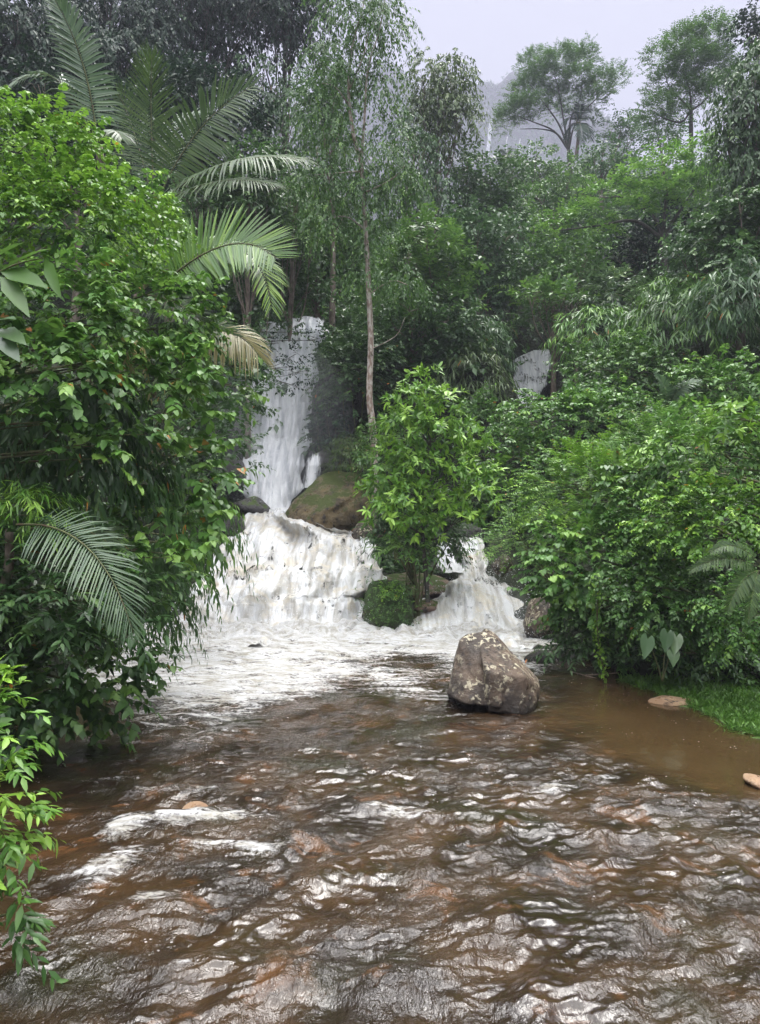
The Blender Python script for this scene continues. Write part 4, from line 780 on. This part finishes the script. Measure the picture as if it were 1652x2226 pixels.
sh('trailing lower skirt of the vine covered shrub above the black wet rocks', 1295, 1315, 21.5, 95, 50, 'mid', 'heart', .7, young=.2, low=-.9)
sh('glossy long leaved shrub on the right bank near the picture edge', 1560, 990, 19.5, 120, 85, 'fresh', 'lance', .9, young=.3)
sh('yellowish creeper tangle under the long leaved shrub at the right edge', 1560, 1140, 18.2, 130, 100, 'bright', 'vine', .72, young=.3, old=.004, name='creeper')
sh('creeper between the fern leaved shrub and the yellowish tangle', 1430, 1130, 20.5, 90, 90, 'fresh', 'vine', .9, young=.2, name='creeper')
sh('dark hanging creeper wall above the elephant ear plant', 1480, 1310, 18.8, 130, 110, 'mid', 'vine', .7, young=.12, name='creeper', low=-.9)
sh('hanging creeper strands at the lower right edge above the grass', 1620, 1340, 16.8, 70, 85, 'fresh', 'vine', .6, young=.2, name='creeper', low=-.95)
sh('dark low undergrowth at the foot of the overhanging vine shrub', 1350, 1400, 21.2, 130, 55, 'dark', 'lance', .8, young=.1)
sh('dark undergrowth behind the elephant ear plant', 1500, 1425, 19.4, 110, 36, 'dark', 'lance', .7, young=.15)
sh('rosettes of long pale leaves standing out of the right bank near the picture edge', 1590, 930, 18.6, 70, 50, 'bright', 'whorl', .8, .95, young=.4, lai=2.)
sh('bush of broad leaves between the feathery shrub and the picture edge', 1420, 1040, 21.0, 80, 55, 'mid', 'heart', .8, young=.3, lai=2.2)
def fern(label, foot, fr):
    t = thing('fern', label, 'fern', foot)
    for k in fr: frond(t, **k)
fern('dark fern with comb like fronds at the right edge above the grass', P(1660, 1240, 16.4), [
    dict(pts=(P(1655, 1235, 16.2), P(1580, 1190, 16.0), P(1500, 1240, 15.8)), ll=.28, mat='palm_dark', n=40, nref=(0, -.9, .6), hang=.2, wid=.11, rr=.008),
    dict(pts=(P(1655, 1240, 16.2), P(1610, 1240, 15.8), P(1580, 1330, 15.6)), ll=.3, mat='palm_dark', n=40, nref=(0, -1, .3), hang=.2, wid=.11, rr=.008),
    dict(pts=(P(1650, 1240, 16.2), P(1640, 1260, 15.8), P(1625, 1350, 15.6)), ll=.3, mat='palm_dark', n=40, nref=(.1, -1, .3), hang=.2, wid=.11, rr=.008),
    dict(pts=(P(1655, 1230, 16.2), P(1600, 1160, 16.0), P(1545, 1200, 15.8)), ll=.25, mat='palm_dark', n=36, nref=(0, -.8, .7), hang=.2, wid=.11, rr=.008)])
fern('small pale fern among the creepers on the far right slope', P(1450, 880, 30), [
    dict(pts=(P(1450, 880, 30), P(1480, 830, 29.8), P(1520, 830, 29.5)), ll=.5, mat='palm_wet', n=34, nref=(0, -.7, .8), hang=.3, wid=.14, rr=.012),
    dict(pts=(P(1450, 880, 30), P(1450, 830, 29.8), P(1425, 815, 29.5)), ll=.5, mat='palm_wet', n=34, nref=(0, -.8, .7), hang=.3, wid=.14, rr=.012)])
# hanging vine
a = Acc(); s = Acc(); q = PP((1300, 1270, 20.2), (1298, 1360, 20.0), (1306, 1430, 20.0), (1320, 1470, 20.0)); t = thing('hanging_vine', 'yellow leaved vine hanging straight down to the fallen branch', 'vine', q[0])
tube(s, q, [.02, .02, .015, .01], 5); s.build('stem', STEM, t)
tt = rng.uniform(0, 1, 120); pb = np.stack([np.interp(tt * 3, range(4), np.array(q)[:, i]) for i in range(3)], -1) + rng.normal(size=(120, 3)) * .07
emit(a, 'ovate', pb, rng.normal(size=(120, 3)) + A(0, -.4, -.8), rng.normal(size=(120, 3)) + A(0, -1, .4), rng.uniform(.08, .15, 120), .6, .1, np.stack([rng.uniform(0, 1, 120), rng.uniform(0, .9, 120), np.zeros(120), np.ones(120)], -1)); a.build('foliage', LM['bright'], t)

# ------------------------------------------------------------------ ground cover nobody could count
def cover(name, label, pts, kind, mat, size, young, lsc=1.):
    a = Acc(); b = np.stack([pts[:, 0], pts[:, 1], ground(pts[:, 0], pts[:, 1])], -1); e_ = .15
    nx = (ground(pts[:, 0] + e_, pts[:, 1]) - b[:, 2]) / e_; ny = (ground(pts[:, 0], pts[:, 1] + e_) - b[:, 2]) / e_
    nr = unit(np.stack([-nx, -ny, np.ones_like(nx)], -1)); sprays(a, kind, b - nr * .1, nr + UP * .3 + rng.normal(size=nr.shape) * .5, size, lsc, young)
    o = struct(a.build(name, LM[mat]), 'stuff'); o['label'] = label; return o
def scat(n_, x0, x1, y0, y1, cond): x = rng.uniform(x0, x1, n_); y = y0 * (y1 / y0) ** rng.uniform(0, 1, n_); k = cond(x, y); return np.stack([x[k], y[k]], -1)
cover('undergrowth', 'tangled leaves covering the soil of the left bank', scat(16000, -24, -4, 9.5, 44, lambda x, y: x < xl(y) - .25), 'vine', 'dark', 1.1, .1)
cover('undergrowth', 'tangled leaves covering the soil of the right bank', scat(16000, 5, 30, 14, 44, lambda x, y: (x > xr(y) + .5) & ((y > 21) | (x > xr(y) + 1.6))), 'vine', 'mid', 1.1, .12)
cover('undergrowth', 'mass of leaves covering the hillside above the falls', scat(50000, -50, 70, 42, 150, lambda x, y: (x > -.62 * y) & (x < .62 * y) & ((np.abs(x / y - .197) > .048) | (y > 60.8))), 'tree', 'dark', 1.9, .12)
cover('undergrowth', 'shaded leaves on the slope beside the cascade', scat(5000, -9, 12, 31, 44, lambda x, y: (x > -1.2) & ((x > 7) | (x < 2.6)) & (y > 34 - .0 * x)), 'vine', 'dark', 1.2, .08)
# grass at the water's edge on the right
gp = scat(11000, 6.2, 11, 13.2, 20.5, lambda x, y: (x > xr(y) - .15 + .25 * n2(x * 2, y * 2)) & (x < xr(y) + 2.6))
a = Acc(); gb = np.stack([gp[:, 0], gp[:, 1], np.maximum(ground(gp[:, 0], gp[:, 1]), .0)], -1); gb = np.repeat(gb, 4, 0) + rng.normal(size=(len(gb) * 4, 3)) * A(.08, .08, 0)
emit(a, 'lance', gb, rng.normal(size=gb.shape) * .7 + A(-.1, -.25, 1), rng.normal(size=gb.shape) + A(0, -1, .3), rng.uniform(.12, .36, len(gb)), .11, rng.uniform(.2, .7, len(gb)), np.stack([rng.uniform(0, 1, len(gb)), rng.uniform(0, .6, len(gb)) ** 2, np.zeros(len(gb)), np.ones(len(gb))], -1))
o = struct(a.build('grass', LM['grass']), 'stuff'); o['label'] = 'soft wet grass at the edge of the brown water on the right'
# forest on the mountain: one far mass
a = Acc(); m = 30000; i = rng.integers(0, U.shape[0] - 1, m); j = rng.integers(74, 142, m); keep = (rng.uniform(size=m) > cliffm[i, j] * .93)
b = np.stack([U[i, j], Ym[i, j], Zm[i, j]], -1)[keep] + rng.normal(size=(keep.sum(), 3)) * 1.2
sprays(a, 'tree', b, unit(A(0, -.6, .8) + rng.normal(size=b.shape) * .5), 6.3, 1.3, .1)
o = struct(a.build('forest', LM['bluish']), 'stuff'); o['label'] = 'misty forest covering the distant mountain'

# ------------------------------------------------------------------ spray hanging as mist at the foot of the falls
n = N('mist_air'); pv = n('VolumePrincipled', {'Color': (.74, .75, .79, 1), 'Density': .055, 'Anisotropy': .2}); n.t.links.new(pv.outputs[0], n.out.inputs[1])
for px, py, Y, r in ((600, 930, 40.2, (4.2, 1.8, 5.0)), (545, 1370, 27.6, (4.6, 2.2, 1.1)), (1070, 1350, 27.6, (2.2, 1.4, 1.2))):
    a = Acc(); a.add(P(px, py, Y) + ICO[4][0] * A(*r), ICO[4][1]); o = struct(a.build('mist', n.m), 'stuff')
# ------------------------------------------------------------------ the moist air
bm = bmesh.new(); bmesh.ops.create_cube(bm, size=1); me = bpy.data.meshes.new('haze')
for q in bm.verts: q.co = Vector((q.co.x * 6400, q.co.y * 1240 + 570, q.co.z * 610 + 300))
bm.to_mesh(me); bm.free(); n = N('haze_air'); pv = n('VolumePrincipled', {'Color': (.41, .415, .50, 1), 'Density': .0009, 'Anisotropy': .2}); n.t.links.new(pv.outputs[0], n.out.inputs[1]); me.materials.append(n.m)
o = bpy.data.objects.new('haze', me); COL.objects.link(o); struct(o, 'stuff')
